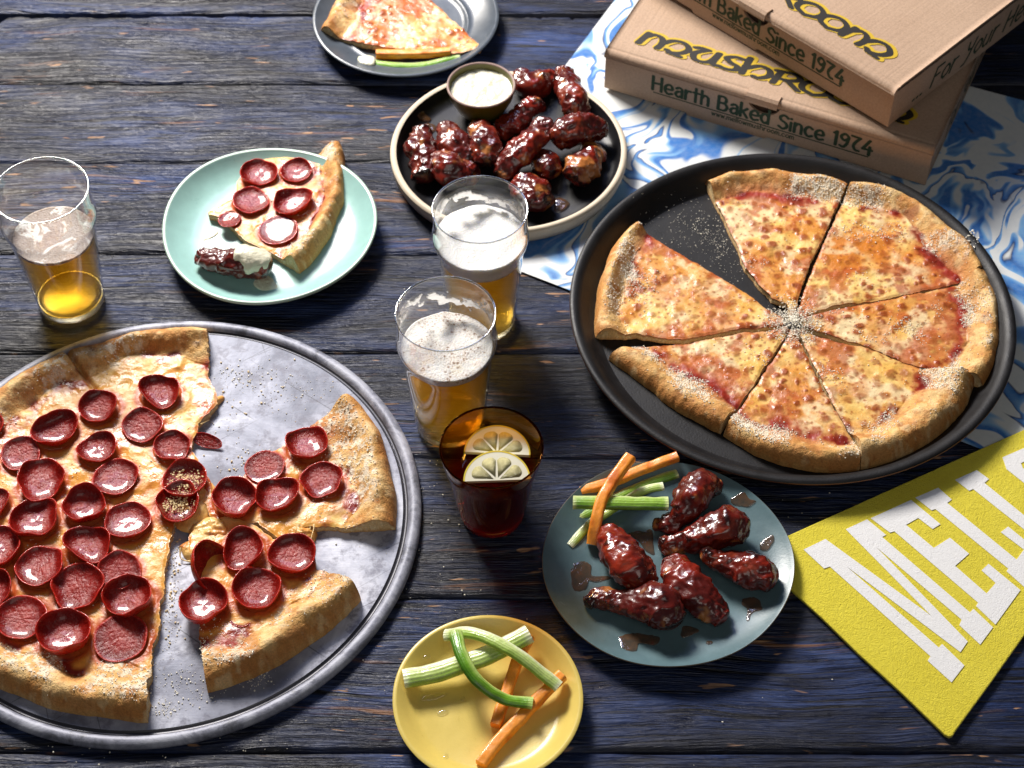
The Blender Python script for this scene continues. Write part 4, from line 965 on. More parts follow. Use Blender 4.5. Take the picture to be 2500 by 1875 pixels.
for pts, zc, tk in (([(690, 600), (770, 640), (800, 700), (760, 780), (700, 830), (640, 800), (610, 720), (630, 640)], .0035, .0060), ([(700, 800), (780, 770), (850, 790), (860, 850), (780, 880), (700, 870)], .003, .0065),
                    ([(720, 380), (800, 330), (825, 335), (790, 370), (735, 420)], .0015, .005), ([(660, 880), (700, 860), (730, 900), (715, 940), (680, 920)], .001, .004)):
    blob('melted_cheese', pts, zc, tk, main, int(pts[0][0]))
for pts, rad in (([(1100, 800, .008), (1085, 850, .007), (1060, 890, .008)], .0022), ([(1160, 780, .008), (1150, 830, .009), (1140, 880, .008)], .0007), ([(1145, 790, .008), (1135, 840, .007), (1120, 880, .008)], .0005),
                 ([(985, 790, .006), (960, 815, .003), (975, 845, .007)], .0006), ([(665, 885, .006), (668, 925, .003), (712, 940, .001)], .0011), ([(740, 430, .007), (770, 415, .004)], .0007)):
    strand(pts, rad, main)
blob('melted_cheese', [(1040, 830), (1090, 790), (1150, 800), (1165, 850), (1110, 900), (1050, 880)], .0015, .0075, main, 77)
# slice on the teal plate, slice on the far plate
zpl = TZ + .0058
tp_s, tloc, tconv = pizza_piece('pepperoni_slice', ZE(1095, 1130, .018), L2(ZE, [(1125, 1135), (1250, 1215), (1300, 1265), (1450, 1335), (1590, 1420)], .018), L2(ZE, [(1120, 1110), (1235, 1050), (1262, 960), (1290, 868), (1480, 825), (1660, 822), (1800, 768)], .018),
    L2(ZE, [(1592, 1422), (1700, 1310), (1790, 1150), (1842, 960), (1840, 775)], .018), zpl, 'single pepperoni slice with an upturned crust lying on the turquoise plate', 'pizza slice', None, 'pep', H=.020, seed=411, cw=.024, parm=500, r0=.003, ragged=.0012, peps=plist(ZE, PEP_TEAL, pz, zpl + .011))
pz = 1.0 / (2330 / .45802)
for x, y, r_, *k in PEP_TEAL: pepperoni(tp_s, tconv, ZE(x, y, zpl + .011), r_ * pz * .97, .0088, bool(k))
pizza_piece('cheese_slice', ZP(1185, 305, .018), L2(ZP, [(1160, 318), (1050, 350), (850, 335), (650, 322), (350, 275), (90, 205)], .016), L2(ZP, [(1160, 285), (1060, 185), (950, 90), (850, 0), (740, -110)], .018),
    L2(ZP, [(88, 203), (140, 90), (210, -30), (330, -150), (480, -240), (620, -280), (735, -300)], .018), zpl, 'cheese pizza slice on the slate grey plate at the far edge of the table', 'pizza slice', None, 'cheese', H=.018, seed=431, cw=.028, parm=350, r0=.003, brown=.8, nspot=.9, saucy=.16)

# ------------------------------------------------------------------ chicken wings
def wing(fn, s_px, chain, zbase, label, group, seed, char=.5, orange=.2, bright=0.0, ranch=None, lift=0.0, fat=1.16):
    """chain: (x, y, radius in that zoom's pixels [, extra height]) along the piece; the surface is one lumpy tube with rounded ends"""
    P = []; Rr = []
    for c in chain:
        x, y, r_ = c[:3]; ex = c[3] if len(c) > 3 else 0; rad = r_ * s_px * fat
        z = zbase + rad * .86 + ex + lift
        P.append((*fn(x, y, z), z)); Rr.append(rad)
    P = np.array(P); e_ = (P[0] - P[1]) / np.linalg.norm(P[0] - P[1]) * Rr[0] * .55; f_ = (P[-1] - P[-2]) / np.linalg.norm(P[-1] - P[-2]) * Rr[-1] * .55; e_[2] = f_[2] = 0; P[0] += e_; P[-1] += f_; n = 84; m = 72
    Pc = resample(P, n); Rc = np.interp(np.linspace(0, len(Rr) - 1, n), np.arange(len(Rr)), Rr)
    T0 = Pc[1] - Pc[0]; T0 /= np.linalg.norm(T0); T1 = Pc[-1] - Pc[-2]; T1 /= np.linalg.norm(T1)
    L = np.concatenate([[0], np.cumsum(np.linalg.norm(np.diff(Pc, axis=0), axis=1))]); 
    # rounded ends inside the first and last radius
    e0, e1 = Rc[0] * .9, Rc[-1] * .9
    cap = np.sqrt(np.clip(1 - (1 - np.clip(L / e0, 0, 1)) ** 2, 0, 1)) * np.sqrt(np.clip(1 - (1 - np.clip((L[-1] - L) / e1, 0, 1)) ** 2, 0, 1))
    # resample so rings crowd at the ends
    q = .5 - .5 * np.cos(np.linspace(0, PI, n)); q = .35 * np.linspace(0, 1, n) + .65 * q; lq = q * L[-1]
    Pq = np.stack([np.interp(lq, L, Pc[:, k]) for k in range(3)], -1); Rq = np.interp(lq, L, Rc); cq = np.sqrt(np.clip(1 - (1 - np.clip(lq / e0, 0, 1)) ** 2, 0, 1)) * np.sqrt(np.clip(1 - (1 - np.clip((L[-1] - lq) / e1, 0, 1)) ** 2, 0, 1))
    T = np.gradient(Pq, axis=0); T /= np.linalg.norm(T, axis=1)[:, None] + 1e-9
    A = np.cross(T, (0, 0, 1)); A /= np.linalg.norm(A, axis=1)[:, None]; B = np.cross(A, T)
    a = np.linspace(0, 2 * PI, m, endpoint=False)
    mod = 1 + .07 * np.cos(2 * a + seed)[None, :] - .10 * np.exp(-((np.angle(np.exp(1j * (a - PI / 2 + .5)))) / .35) ** 2)[None, :] * np.sin(q * PI)[:, None] ** 2
    rad = (Rq * np.maximum(cq, .001))[:, None] * mod
    D = np.cos(a)[None, :, None] * A[:, None, :] + np.sin(a)[None, :, None] * B[:, None, :] * .86
    V = Pq[:, None, :] + D * rad[..., None]
    x, y, z = V[..., 0], V[..., 1], V[..., 2]
    r0_ = Rq.mean()
    big = fbm(x * 42, y * 42, z * 42, seed, 3); mid = fbm(x * 120, y * 120, z * 120, seed + 1, 3); sm = fbm(x * 330, y * 330, z * 330, seed + 2, 3)
    ridg = 1 - np.abs(fbm(x * 95, y * 95, z * 95, seed + 3, 3)) * 2
    ends = 1 - np.sin(q * PI)[:, None] ** .7
    disp = r0_ * .38 * big + .0034 * mid + .0009 * sm + .0010 * np.maximum(ridg, 0) ** 2 + ends * .0034 * mid
    V = V + D * (disp * np.maximum(cq, .0)[:, None])[..., None]
    V[..., 2] = np.maximum(V[..., 2], zbase + .0004)
    col = np.zeros(x.shape + (3,)) + np.array((.095, .006, .003))
    col = mixc(col, (.23, .015, .005), ss(-.05, .45, big + .3 * mid)); col = mixc(col, (.36, .055, .015), ss(.15, .5, fbm(x * 60, y * 60, z * 60, seed + 5, 3)) * (.35 + bright))
    col = mixc(col, (.55, .21, .05), ss(.55 - orange, .8 - orange, fbm(x * 75, y * 75, z * 75, seed + 6, 3) + .2 * ends) * .75)
    col = mixc(col, (.010, .003, .003), ss(.36, .62, mid + .5 * ends + .25 * sm + (char - .5) * .6) * .9)
    top = Vf = V.reshape(-1, 3)
    o = mesh('chicken_wing', Vf, gridF(n, m, True), M['wing'], None, col=col, wet=np.clip(.55 + mid.ravel() * 1.2, 0, 1))
    tag(o, label, 'chicken wing', group)
    o2 = np.array(P.mean(0)); o.location = o2
    k = len(Vf); co = (Vf - o2).ravel(); o.data.vertices.foreach_set('co', co); o.data.update()
    return o, Pq, Rq
zwp = TZ + .001 + .0058; sw = .27125 / 2330
GW = 'glazed wings heaped on the black plate'
wl = [
 ([(1210, 140, 62), (1290, 215, 100), (1400, 190, 92), (1490, 170, 58)], 'wing right behind the dip bowl at the top of the black plate', .4, .2),
 ([(1605, 100, 55, .004), (1640, 200, 88, .006), (1680, 330, 108, .006), (1720, 470, 92, .002)], 'upright wing at the top right edge of the black plate beside the boxes', .45, .1),
 ([(1370, 370, 58, .012), (1260, 470, 66, .010), (1140, 570, 68, .006), (1020, 650, 56, .002)], 'slim stick shaped wing just below the dip bowl', .35, .1),
 ([(560, 600, 62, .004), (600, 690, 98, .008), (690, 790, 104, .004), (800, 880, 74)], 'wing left of centre with charred knuckle on the black plate', .6, .2),
 ([(830, 560, 46, .010), (880, 660, 84, .012), (900, 790, 104, .008), (880, 920, 84, .0)], 'folded wing standing at the centre left of the black plate', .5, .35),
 ([(330, 640, 62, .002), (320, 760, 102, .002), (350, 900, 98), (345, 1040, 78)], 'leftmost wing on the black plate below the sauce drips', .5, .2),
 ([(470, 890, 78, .004), (580, 970, 104, .004), (700, 1010, 86), (820, 1010, 54)], 'wing at the lower left of the black plate behind the foamy beer glass', .5, .25),
 ([(1440, 560, 74, .018), (1350, 680, 84, .016), (1210, 820, 100, .010), (1100, 950, 92, .004), (1030, 1040, 60)], 'longest wing lying diagonally over the middle of the black plate', .45, .2),
 ([(1540, 700, 84, .010), (1650, 640, 112, .012), (1800, 610, 112, .008), (1950, 640, 74, .004)], 'broad smooth wing on the right half of the black plate', .25, .05),
 ([(1390, 860, 70), (1450, 940, 96), (1480, 1010, 78)], 'small wing half hidden under others at the lower middle of the black plate', .4, .3),
 ([(1900, 790, 48), (1830, 870, 92), (1760, 960, 106), (1740, 1070, 74)], 'orange tinted wing at the lower right of the black plate', .2, .5),
 ([(1230, 1110, 74), (1330, 1180, 112), (1390, 1290, 92)], 'wing nearest the front rim of the black plate right of the glass', .35, .35),
]
for i, (ch, lb, chv, org) in enumerate(wl): wing(ZW, sw, ch, zwp, lb, GW, 500 + 7 * i, chv, org, .1, fat=1.36)
zbp = TZ + .005; sb = .33146 / 2880
GB = 'dark wings spread on the blue grey plate'
bl = [
 ([(1330, 260, 60, .004), (1210, 250, 112, .006), (1120, 360, 128, .004), (1060, 480, 84, .002), (950, 550, 56), (870, 550, 30)], 'topmost wing on the blue grey plate with a tip pointing left', .55, .15),
 ([(1500, 560, 118, .002), (1400, 560, 140, .004), (1260, 620, 118, .002), (1080, 680, 80), (930, 700, 62)], 'drumstick shaped wing below the topmost one on the blue grey plate', .5, .3),
 ([(530, 600, 62), (590, 720, 118, .001), (700, 850, 140, .002), (830, 960, 100)], 'oval wing beside the carrots on the blue grey plate', .45, .05),
 ([(1240, 750, 58, .010), (1340, 810, 76, .006), (1480, 850, 104, .002), (1620, 890, 124), (1730, 930, 78)], 'wing nearest the yellow pennant on the blue grey plate', .6, .2),
 ([(1000, 820, 62), (1060, 930, 110, .001), (1170, 1050, 122, .002), (1290, 1160, 100), (1360, 1240, 62)], 'wing with an orange patch in the centre of the blue grey plate', .4, .3),
 ([(370, 1130, 36), (450, 1090, 62), (600, 1110, 82), (760, 1120, 112, .004), (920, 1150, 138, .004), (990, 1270, 100)], 'lowest wing on the blue grey plate lying across the front', .5, .15),
]
for i, (ch, lb, chv, org) in enumerate(bl): wing(ZB, sb, ch, zbp, lb, GB, 700 + 7 * i, chv, org, .05)
wo, wp, wr = wing(ZE, .45802 / 2330, [(1075, 1375, 42), (1160, 1390, 66), (1290, 1400, 72), (1420, 1420, 52)], zpl, 'single glazed wing half covered in ranch on the turquoise plate', None, 771, .4, .1, .1)
# dollop of ranch over its right half and a pool beside it
def ranch_cap():
    V = []; n, m = 26, 30; i0 = 44
    for i in range(n):
        k = i0 + int(i * (78 - i0) / (n - 1)); c = wp[k]; r_ = wr[k] * 1.12; T = wp[min(k + 1, 83)] - wp[k - 1]; T /= np.linalg.norm(T); A = np.cross(T, (0, 0, 1)); A /= np.linalg.norm(A); B = np.cross(A, T)
        e = math.sin(PI * i / (n - 1)) ** .4
        for j in range(m):
            f = (j / (m - 1) * 2 - 1); a = PI / 2 + f * 1.15 * e * (1 + .35 * float(vn(i * .23, (3.0 if f > 0 else 9.0), 0, 4))); rr2 = r_ * (.98 + .16 * (1 - abs(f) ** 3) * e) * (1 if e > .05 else .9)
            V.append(c + (A * math.cos(a) + B * math.sin(a) * .9) * rr2)
    V = np.array(V); V += .0009 * np.stack([fbm(V[:, 0] * 180, V[:, 1] * 180, V[:, 2] * 180, 9 + k, 3) for k in range(3)], -1)
    return V, gridF(n, m)
V, F = ranch_cap(); o = mesh('ranch_coat', V, F, M['ranch']); tag(o, 'white ranch dressing smeared over the wing on the turquoise plate', 'ranch dressing', 'ranch dressing on the turquoise plate')
sd = o.modifiers.new('solid', 'SOLIDIFY'); sd.thickness = .0011
def puddle(fn, pts, z, thick, seed, material, label, cat, group=None, nm='sauce_puddle', surf=None):
    P = np.array([fn(x, y, z) for x, y in pts]); Pr = resample(np.vstack([P, P[:1]]), 80)[:-1]; c = Pr.mean(0); V = []; nr = 12
    for i in range(nr):
        f = i / (nr - 1); p = c + (Pr - c) * f * (1 + .16 * fbm(Pr[:, 0] * 190, Pr[:, 1] * 190, 0, seed, 3) * f)[:, None]
        zz = thick * math.sqrt(max(0, 1 - f ** 4)) * (1 + .4 * fbm(p[:, 0] * 200, p[:, 1] * 200, 0, seed + 1, 2)); V.append(np.column_stack([p, (z if surf is None else surf(p)) + zz]))
    V = np.array(V).reshape(-1, 3); loc = np.array([c[0], c[1], z]); o = mesh(nm, V - loc, gridF(nr, 80, True), material, None, loc=tuple(loc)); return tag(o, label, cat, group)
puddle(ZE, [(1370, 1480), (1430, 1470), (1470, 1500), (1480, 1540), (1430, 1560), (1380, 1545), (1350, 1510)], zpl - .0002, .0013, 5, M['ranch'], 'pool of white ranch dripped in front of the wing on the turquoise plate', 'ranch dressing', 'ranch dressing on the turquoise plate')
puddle(ZE, [(1080, 1250), (1120, 1215), (1160, 1225), (1150, 1255), (1100, 1280), (1070, 1290)], zpl - .0001, .0006, 6, M['ranch'], 'thin white ranch smear left of the slice on the turquoise plate', 'ranch dressing', 'ranch dressing on the turquoise plate')
def blue_surf(p): return TZ + .0001 + np.interp(np.hypot(p[:, 0] - BC[0], p[:, 1] - BC[1]), [0, .03, .062, .080, .094, .103], [.0048, .0048, .0050, .0062, .0100, .0142]) + .0018 * np.cos(2 * np.arctan2(p[:, 1] - BC[1], p[:, 0] - BC[0]) + 2.2) * (np.hypot(p[:, 0] - BC[0], p[:, 1] - BC[1]) / .1068) ** 3 * 1.0
def wing_surf(p): return TZ + .0011 + np.interp(np.hypot(p[:, 0] - WC[0], p[:, 1] - WC[1]), [0, .06, .1, .1095, .113], [.0055, .0055, .0058, .0075, .0115])
GS = 'sauce drips on the blue grey plate'
for i, (pts, lb) in enumerate((
    ([(260, 830), (330, 820), (400, 850), (410, 920), (520, 925), (540, 945), (440, 970), (380, 960), (370, 1010), (310, 1045), (260, 1020)], 'brown sauce splash at the left side of the blue grey plate'),
    ([(670, 610), (780, 590), (850, 590), (860, 680), (870, 770), (830, 760), (740, 660)], 'angular dark sauce pool in the middle of the blue grey plate'),
    ([(1420, 370), (1520, 345), (1560, 390), (1610, 410), (1570, 440), (1500, 430), (1440, 410)], 'sauce smear at the upper right of the blue grey plate'),
    ([(1640, 700), (1680, 660), (1735, 650), (1740, 700), (1700, 745), (1650, 740)], 'clear glistening drip at the right side of the blue grey plate'),
    ([(1510, 1090), (1570, 1080), (1640, 1110), (1660, 1190), (1590, 1210), (1560, 1280), (1540, 1260), (1550, 1180), (1510, 1140)], 'sauce smear with a tail at the lower right of the blue grey plate'),
    ([(600, 1380), (720, 1350), (900, 1380), (880, 1440), (760, 1430), (730, 1500), (650, 1490), (610, 1440)], 'dark sauce pool in front of the lowest wing on the blue grey plate'),
    ([(1070, 1290), (1150, 1300), (1195, 1330), (1150, 1360), (1070, 1380)], 'sauce tongue right of the lowest wing on the blue grey plate'),
    ([(1248, 1415), (1290, 1415), (1296, 1440), (1265, 1450), (1244, 1438)], 'single round amber sauce drop near the bottom of the blue grey plate'))):
    puddle(ZB, pts, zbp + .0001, .0009, 40 + i, M['sauce'], lb, 'sauce', GS, surf=blue_surf)
for i, (pts, lb) in enumerate((([(290, 500), (350, 485), (410, 520), (400, 550), (330, 545), (290, 530)], 'thick dark sauce drop near the left rim of the black plate'), ([(250, 600), (330, 580), (400, 560), (470, 590), (440, 640), (350, 650), (260, 640)], 'glossy sauce blob touching the leftmost wing on the black plate'),
    ([(1520, 1240), (1600, 1230), (1660, 1290), (1600, 1350), (1520, 1350)], 'shiny sauce patch at the front of the black plate'))):
    puddle(ZW, pts, zwp + .0001, .0022, 60 + i, M['sauce'], lb, 'sauce', 'sauce drips on the black plate', surf=wing_surf)

# ------------------------------------------------------------------ celery and carrot sticks
def celery(fn, pts, wpx, s_px, zb, label, group, tones=0, thick=.42, seed=0, flip=False):
    P = np.array([(*fn(x, y, zb + z), zb + z) for x, y, z in pts]); wd = wpx * s_px
    ou, inn = [], []
    for a in np.linspace(-1, 1, 23):     # ribbed back
        rib = .030 * math.cos(a * 5.5 * PI); ou.append((a * .5 * wd, (math.sqrt(max(0, 1 - (a * .96) ** 2)) * thick + rib * .5) * wd * .8))
    for a in np.linspace(1, -1, 9): inn.append((a * .44 * wd, (math.sqrt(max(0, 1 - a * a)) * .16 - .10) * wd))
    sec = np.array(ou + inn)
    if flip: sec[:, 1] = -sec[:, 1]; sec = sec[::-1]; sec[:, 1] += .25 * wd
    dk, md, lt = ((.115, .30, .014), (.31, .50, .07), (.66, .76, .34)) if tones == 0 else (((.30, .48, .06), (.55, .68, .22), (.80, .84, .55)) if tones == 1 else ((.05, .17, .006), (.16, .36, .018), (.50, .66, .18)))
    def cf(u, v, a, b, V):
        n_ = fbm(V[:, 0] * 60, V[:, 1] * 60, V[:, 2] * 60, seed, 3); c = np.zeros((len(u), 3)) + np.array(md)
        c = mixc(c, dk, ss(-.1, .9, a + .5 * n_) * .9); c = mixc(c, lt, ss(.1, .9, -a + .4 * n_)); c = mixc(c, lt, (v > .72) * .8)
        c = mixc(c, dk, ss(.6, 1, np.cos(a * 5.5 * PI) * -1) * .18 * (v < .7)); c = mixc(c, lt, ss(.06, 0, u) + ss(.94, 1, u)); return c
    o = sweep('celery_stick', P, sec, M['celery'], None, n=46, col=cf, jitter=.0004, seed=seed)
    return tag(o, label, 'celery stick', group)
def carrot(fn, pts, wpx, s_px, zb, label, group, seed=0, hgt=.9, scale=None):
    P = np.array([(*fn(x, y, zb + z), zb + z) for x, y, z in pts]); wd = wpx * s_px; sec = []
    for k in range(24):
        a = 2 * PI * (k + .5) / 24; c, s_ = math.cos(a), math.sin(a); q = (abs(c) ** 7 + abs(s_) ** 7) ** (-1 / 7); sec.append((c * q * .5 * wd, s_ * q * .5 * wd * hgt + .5 * wd * hgt))
    def cf(u, v, a, b, V):
        n_ = fbm(V[:, 0] * 90, V[:, 1] * 90, V[:, 2] * 90, seed, 4); c = np.zeros((len(u), 3)) + np.array((.95, .33, .028)); c = mixc(c, (.72, .17, .012), ss(0, .5, n_)); return mixc(c, (.84, .36, .08), ss(.1, .5, -n_) * .7)
    o = sweep('carrot_stick', P, sec, M['carrot'], None, n=40, col=cf, jitter=.0006, seed=seed, scale=scale)
    return tag(o, label, 'carrot stick', group)
GV = 'vegetable sticks on the blue grey plate'
carrot(ZB, [(325, 322, .004), (560, 245, .006), (800, 150, .008), (1040, 62, .012)], 72, sb, zbp, 'carrot stick pointing to the upper right rim of the blue grey plate', GV, 1)
carrot(ZB, [(690, 68, .024), (620, 160, .022), (545, 270, .019), (475, 400, .017), (440, 540, .012), (415, 690, .001)], 88, sb, zbp, 'curved carrot stick crossing over the other sticks on the blue grey plate', GV, 2)
celery(ZB, [(300, 500, .001), (600, 345, .003), (850, 235, .004), (1035, 170, .006)], 88, sb, zbp, 'long pale green celery stick under the others on the blue grey plate', GV, 0, seed=5)
celery(ZB, [(240, 705, .001), (400, 540, .003), (600, 410, .006), (780, 300, .008), (935, 262, .010)], 76, sb, zbp, 'celery stick whose cut end sticks out lower left on the blue grey plate', GV, 1, seed=6)
celery(ZB, [(268, 385, .017), (500, 388, .018), (740, 393, .018), (968, 395, .018)], 120, sb, zbp, 'broad bright green celery stick lying level on top on the blue grey plate', GV, 0, seed=7)
sy = .28626 / 3010; zyp = TZ + .0042; GY = 'vegetable sticks on the yellow plate'
carrot(ZY, [(1375, 540, .012), (1300, 700, .007), (1230, 880, .003), (1160, 1090, .001), (1082, 1320, .000)], 98, sy, zyp, 'thick carrot stick under the celery on the yellow plate', GY, 3)
carrot(ZY, [(1655, 885, .009), (1480, 1060, .005), (1300, 1250, .002), (1100, 1460, .0005), (955, 1650, .0)], 100, sy, zyp, 'longest carrot stick reaching the front of the yellow plate', GY, 4)
celery(ZY, [(298, 905, .010), (560, 855, .011), (820, 770, .013), (1060, 680, .016), (1370, 520, .020)], 185, sy, zyp, 'wide ribbed pale celery stick lying slantwise on the yellow plate', GY, 1, seed=8)
celery(ZY, [(655, 530, .012), (860, 510, .022), (1060, 575, .027), (1280, 700, .026), (1470, 850, .019), (1620, 970, .014)], 118, sy, zyp, 'arched pale celery stick on top on the yellow plate', GY, 1, seed=9)
celery(ZY, [(740, 505, .026), (790, 690, .030), (880, 860, .028), (1010, 990, .021), (1180, 1080, .014), (1400, 1110, .013)], 112, sy, zyp, 'curved dark green celery stick hooking over the others on the yellow plate', GY, 2, seed=10)
for i, (x, y, w_, h_, lb) in enumerate(((495, 745, 50, 16, 'thin water streak left of the celery near the rim of the yellow plate'), (560, 1050, 120, 30, 'long water smear under the wide celery on the yellow plate'), (805, 1070, 26, 24, 'round water drop in the middle of the yellow plate'),
        (630, 1190, 52, 26, 'flat water drop left of the centre of the yellow plate'), (660, 1560, 22, 26, 'small water drop near the front of the yellow plate'))):
    puddle(ZY, [(x + w_ * math.cos(a), y - w_ * .25 * math.cos(a) + h_ * math.sin(a)) for a in np.linspace(0, 2 * PI, 9)[:-1]], zyp, .0009, 90 + i, M['water'], lb, 'water drop', 'water on the yellow plate', 'water_drop', surf=lambda p: TZ + .0001 + np.interp(np.hypot(p[:, 0] - YC[0], p[:, 1] - YC[1]), [0, .03, .0555, .06, .066], [.004, .004, .0041, .0055, .01]))
sg_ = .36166 / 2250; zgp = TZ + .005
carrot(ZP, [(465, 385, .002), (720, 385, .002), (968, 370, .003)], 56, sg_, zgp, 'carrot stick on the slate grey plate in front of the slice', 'vegetable sticks on the slate grey plate', 5)
celery(ZP, [(345, 405, .001), (520, 440, .001), (760, 448, .001), (1030, 385, .004)], 62, sg_, zgp, 'celery stick with a dipped white end on the slate grey plate', 'vegetable sticks on the slate grey plate', 0, seed=11)
puddle(ZP, [(345, 385), (400, 372), (450, 385), (462, 410), (450, 438), (400, 442), (350, 425)], zgp + .0055, .0022, 12, M['ranch'], 'white dip clinging to the celery end on the slate grey plate', 'ranch dressing')

# ------------------------------------------------------------------ glasses
def beer_glass(base_px, label, top_z, foam_t, foam_mat, lace_seed, lace, domed=.001):
    c = W(*base_px, 0)
    t = empty('beer_glass', (c[0], c[1], .0008), label, 'beer glass', 'pint glasses of lager')
    out = [(0, .0), (.0290, .0), (.0312, .0008), (.0322, .0030), (.0328, .010), (.0352, .040), (.0382, .075), (.0400, .0960), (.0412, .1030), (.0438, .1110), (.0447, .1165), (.0440, .1225), (.0430, .1290), (.0431, .1400), (.0436, .1492)]
    inn = [(.0433, .1502), (.0426, .1500), (.0420, .1490), (.0415, .1400), (.0414, .1290), (.0423, .1225), (.0430, .1165), (.0421, .1110), (.0396, .1030), (.0384, .0960), (.0364, .075), (.0334, .040), (.0310, .0130), (.0290, .0095), (.0240, .0080), (0, .0075)]
    def dense(p):
        p = np.array(p); r_ = []
        for a, b in zip(p[:-1], p[1:]):
            k = max(1, int(np.linalg.norm(b - a) / .003)); r_ += [a + (b - a) * f for f in np.linspace(0, 1, k, endpoint=False)]
        return np.array(r_ + [p[-1]])
    lathe('glass_wall', dense(out[3:]), M['glass'], t, 96, flip=True); lathe('inner_wall', dense(inn[3:-4]), M['glass'], t, 96, flip=True)
    lathe('rim', [out[-1], (.0437, .1499), (.0434, .1504), (.0430, .1505), (.0425, .1501), (.0421, .1494), inn[2], (.0428, .1482), out[-1]][::-1], M['glass_rim'], t, 96)
    lathe('thick_base', [(0, 0), (.0290, 0), (.0312, .0008), (.0321, .0030), (.0324, .0085), (.0310, .0090), (.0290, .0082), (.0240, .0072), (0, .0068)], M['glass_solid'], t, 96, flip=True)
    ip = np.array(inn)[::-1]; 
    def rin(z): return np.interp(z, ip[1:, 1], ip[1:, 0])
    bt = top_z - foam_t
    zs = np.concatenate([[.0095, .0112], np.linspace(.014, bt, 40)]); lp = [(0, .00735), (.0241, .0079), (.0291, .0094)] + [(float(rin(z)) + .00018, z) for z in np.linspace(.0131, bt, 40)] + [(float(rin(bt)) * .6, bt), (0, bt)]
    lathe('lager', lp, M['beer'], t, 96, flip=True)
    # foam: a slab with a lumpy skin
    n_r, n_t = 34, 96; th = np.linspace(0, 2 * PI, n_t, endpoint=False); V = []
    for i in range(n_r):
        f = i / (n_r - 1); r_ = f * (float(rin(top_z)) - .00015); x, y = r_ * np.cos(th), r_ * np.sin(th)
        z = top_z + domed * (1 - f * f) + .0005 * fbm(x * 110, y * 110, 0, lace_seed, 3) * (1 if foam_t > .004 else .4) + .0016 * f ** 10 * (.6 + fbm(th * 3, th * 0, 0, lace_seed + 3, 3)); V.append(np.stack([x, y, z], -1))
    for z_ in np.linspace(top_z - .0006, bt + .0003, 8):
        r_ = float(rin(z_)) - .00015; V.append(np.stack([r_ * np.cos(th), r_ * np.sin(th), np.full(n_t, z_) + (0 if z_ > bt + .001 else .0)], -1))
    V.append(np.stack([0 * th, 0 * th, np.full(n_t, bt + .0003)], -1)); V = np.array(V)
    mesh('foam', V.reshape(-1, 3), gridF(len(V), n_t, True), M[foam_mat], t)
    # foam lacing left on the inside of the wall (far side)
    if lace:
        a0, a1, z0, z1 = lace; na, nz = 240, 90; A, Zg = np.meshgrid(np.linspace(a0, a1, na), np.linspace(z0, z1, nz), indexing='ij')
        n_ = fbm(A * 5.0, Zg * 210, 0, lace_seed, 4, .5) + .5 * (1 - ((Zg - z0) / (z1 - z0) - .55) ** 2 * 6) * .45
        cen = (z0 + z1) / 2 + .006 * np.sin(A * 2.6 + lace_seed); n_ = .36 - np.abs(Zg - cen) / (z1 - z0) * 1.5 + .75 * fbm(A * 6.5, Zg * 190, 0, lace_seed, 4, .55)
        keep = (n_[:-1, :-1] > .17)
        R_ = rin(Zg) - .0002 - .0009 * ss(.10, .3, n_); V = np.stack([R_ * np.cos(A), R_ * np.sin(A), Zg], -1).reshape(-1, 3); F = gridF(na, nz).reshape(na - 1, nz - 1, 4)[keep]
        if len(F):
            used, inv = np.unique(F, return_inverse=True); o = mesh('foam_lacing', V[used], inv.reshape(F.shape), M['lacing'], t)
    return t
beer_glass((176, 735), 'pint glass at the left edge, lager with only a thin patchy foam left', .0905, .0022, 'foam_thin', 3, None, 0)
beer_glass((1177, 781), 'pint glass with the thickest white foam head, farther of the two in the middle', .1120, .0195, 'foam', 8, (PI * .12, PI * .92, .116, .138))
beer_glass((1099, 1031), 'pint glass with bubbly half sunk foam between the grey tray and the tumbler', .1055, .0085, 'foam_bubbly', 14, (PI * .08, PI * 1.02, .112, .140))
tc = W(1202, 1253, 0)
tum = empty('tumbler', (tc[0], tc[1], .0008), 'low amber glass tumbler of cola with two lemon slices', 'tumbler')
to = [(0, 0), (.0265, 0), (.0282, .0010), (.0288, .0035), (.0300, .010), (.0345, .040), (.0392, .0700), (.0404, .0740), (.0412, .0765), (.0428, .0860), (.0440, .0945)]
ti = [(.0438, .0955), (.0430, .0956), (.0424, .0948), (.0412, .0860), (.0396, .0765), (.0388, .0740), (.0376, .0700), (.0329, .040), (.0284, .0100), (.0262, .0075), (0, .0065)]
lathe('glass_wall', to[3:], M['amber_glass'], tum, 128, flip=True); lathe('inner_wall', ti[2:-2], M['amber_glass'], tum, 128, flip=True)
lathe('rim', [(.0440, .0945), (.0442, .0954), (.0438, .0961), (.0431, .0961), (.0425, .0955), (.0424, .0946), (.0432, .0938)] + [(.0440, .0945)], M['amber_solid'], tum, 128, flip=True)
lathe('thick_base', [(0, 0), (.0265, 0), (.0282, .0010), (.0286, .0040), (.0280, .0060), (.0262, .0064), (0, .0060)], mat('red_glow_base', (.62, .02, .03), .12, 0, Transmission_Weight=.5, Coat_Weight=.5), tum, 128, flip=True)  # red glow at the tumbler's bottom is put into the base colour
tip_ = np.array(ti)[::-1]; lz = .0705
lathe('cola', [(0, .0064), (.0263, .0074), (.0285, .0098)] + [(float(np.interp(z, tip_[1:, 1], tip_[1:, 0])) + .00015, z) for z in np.linspace(.012, lz, 16)] + [(.02, lz), (0, lz)], M['cola'], tum, 128, flip=True)
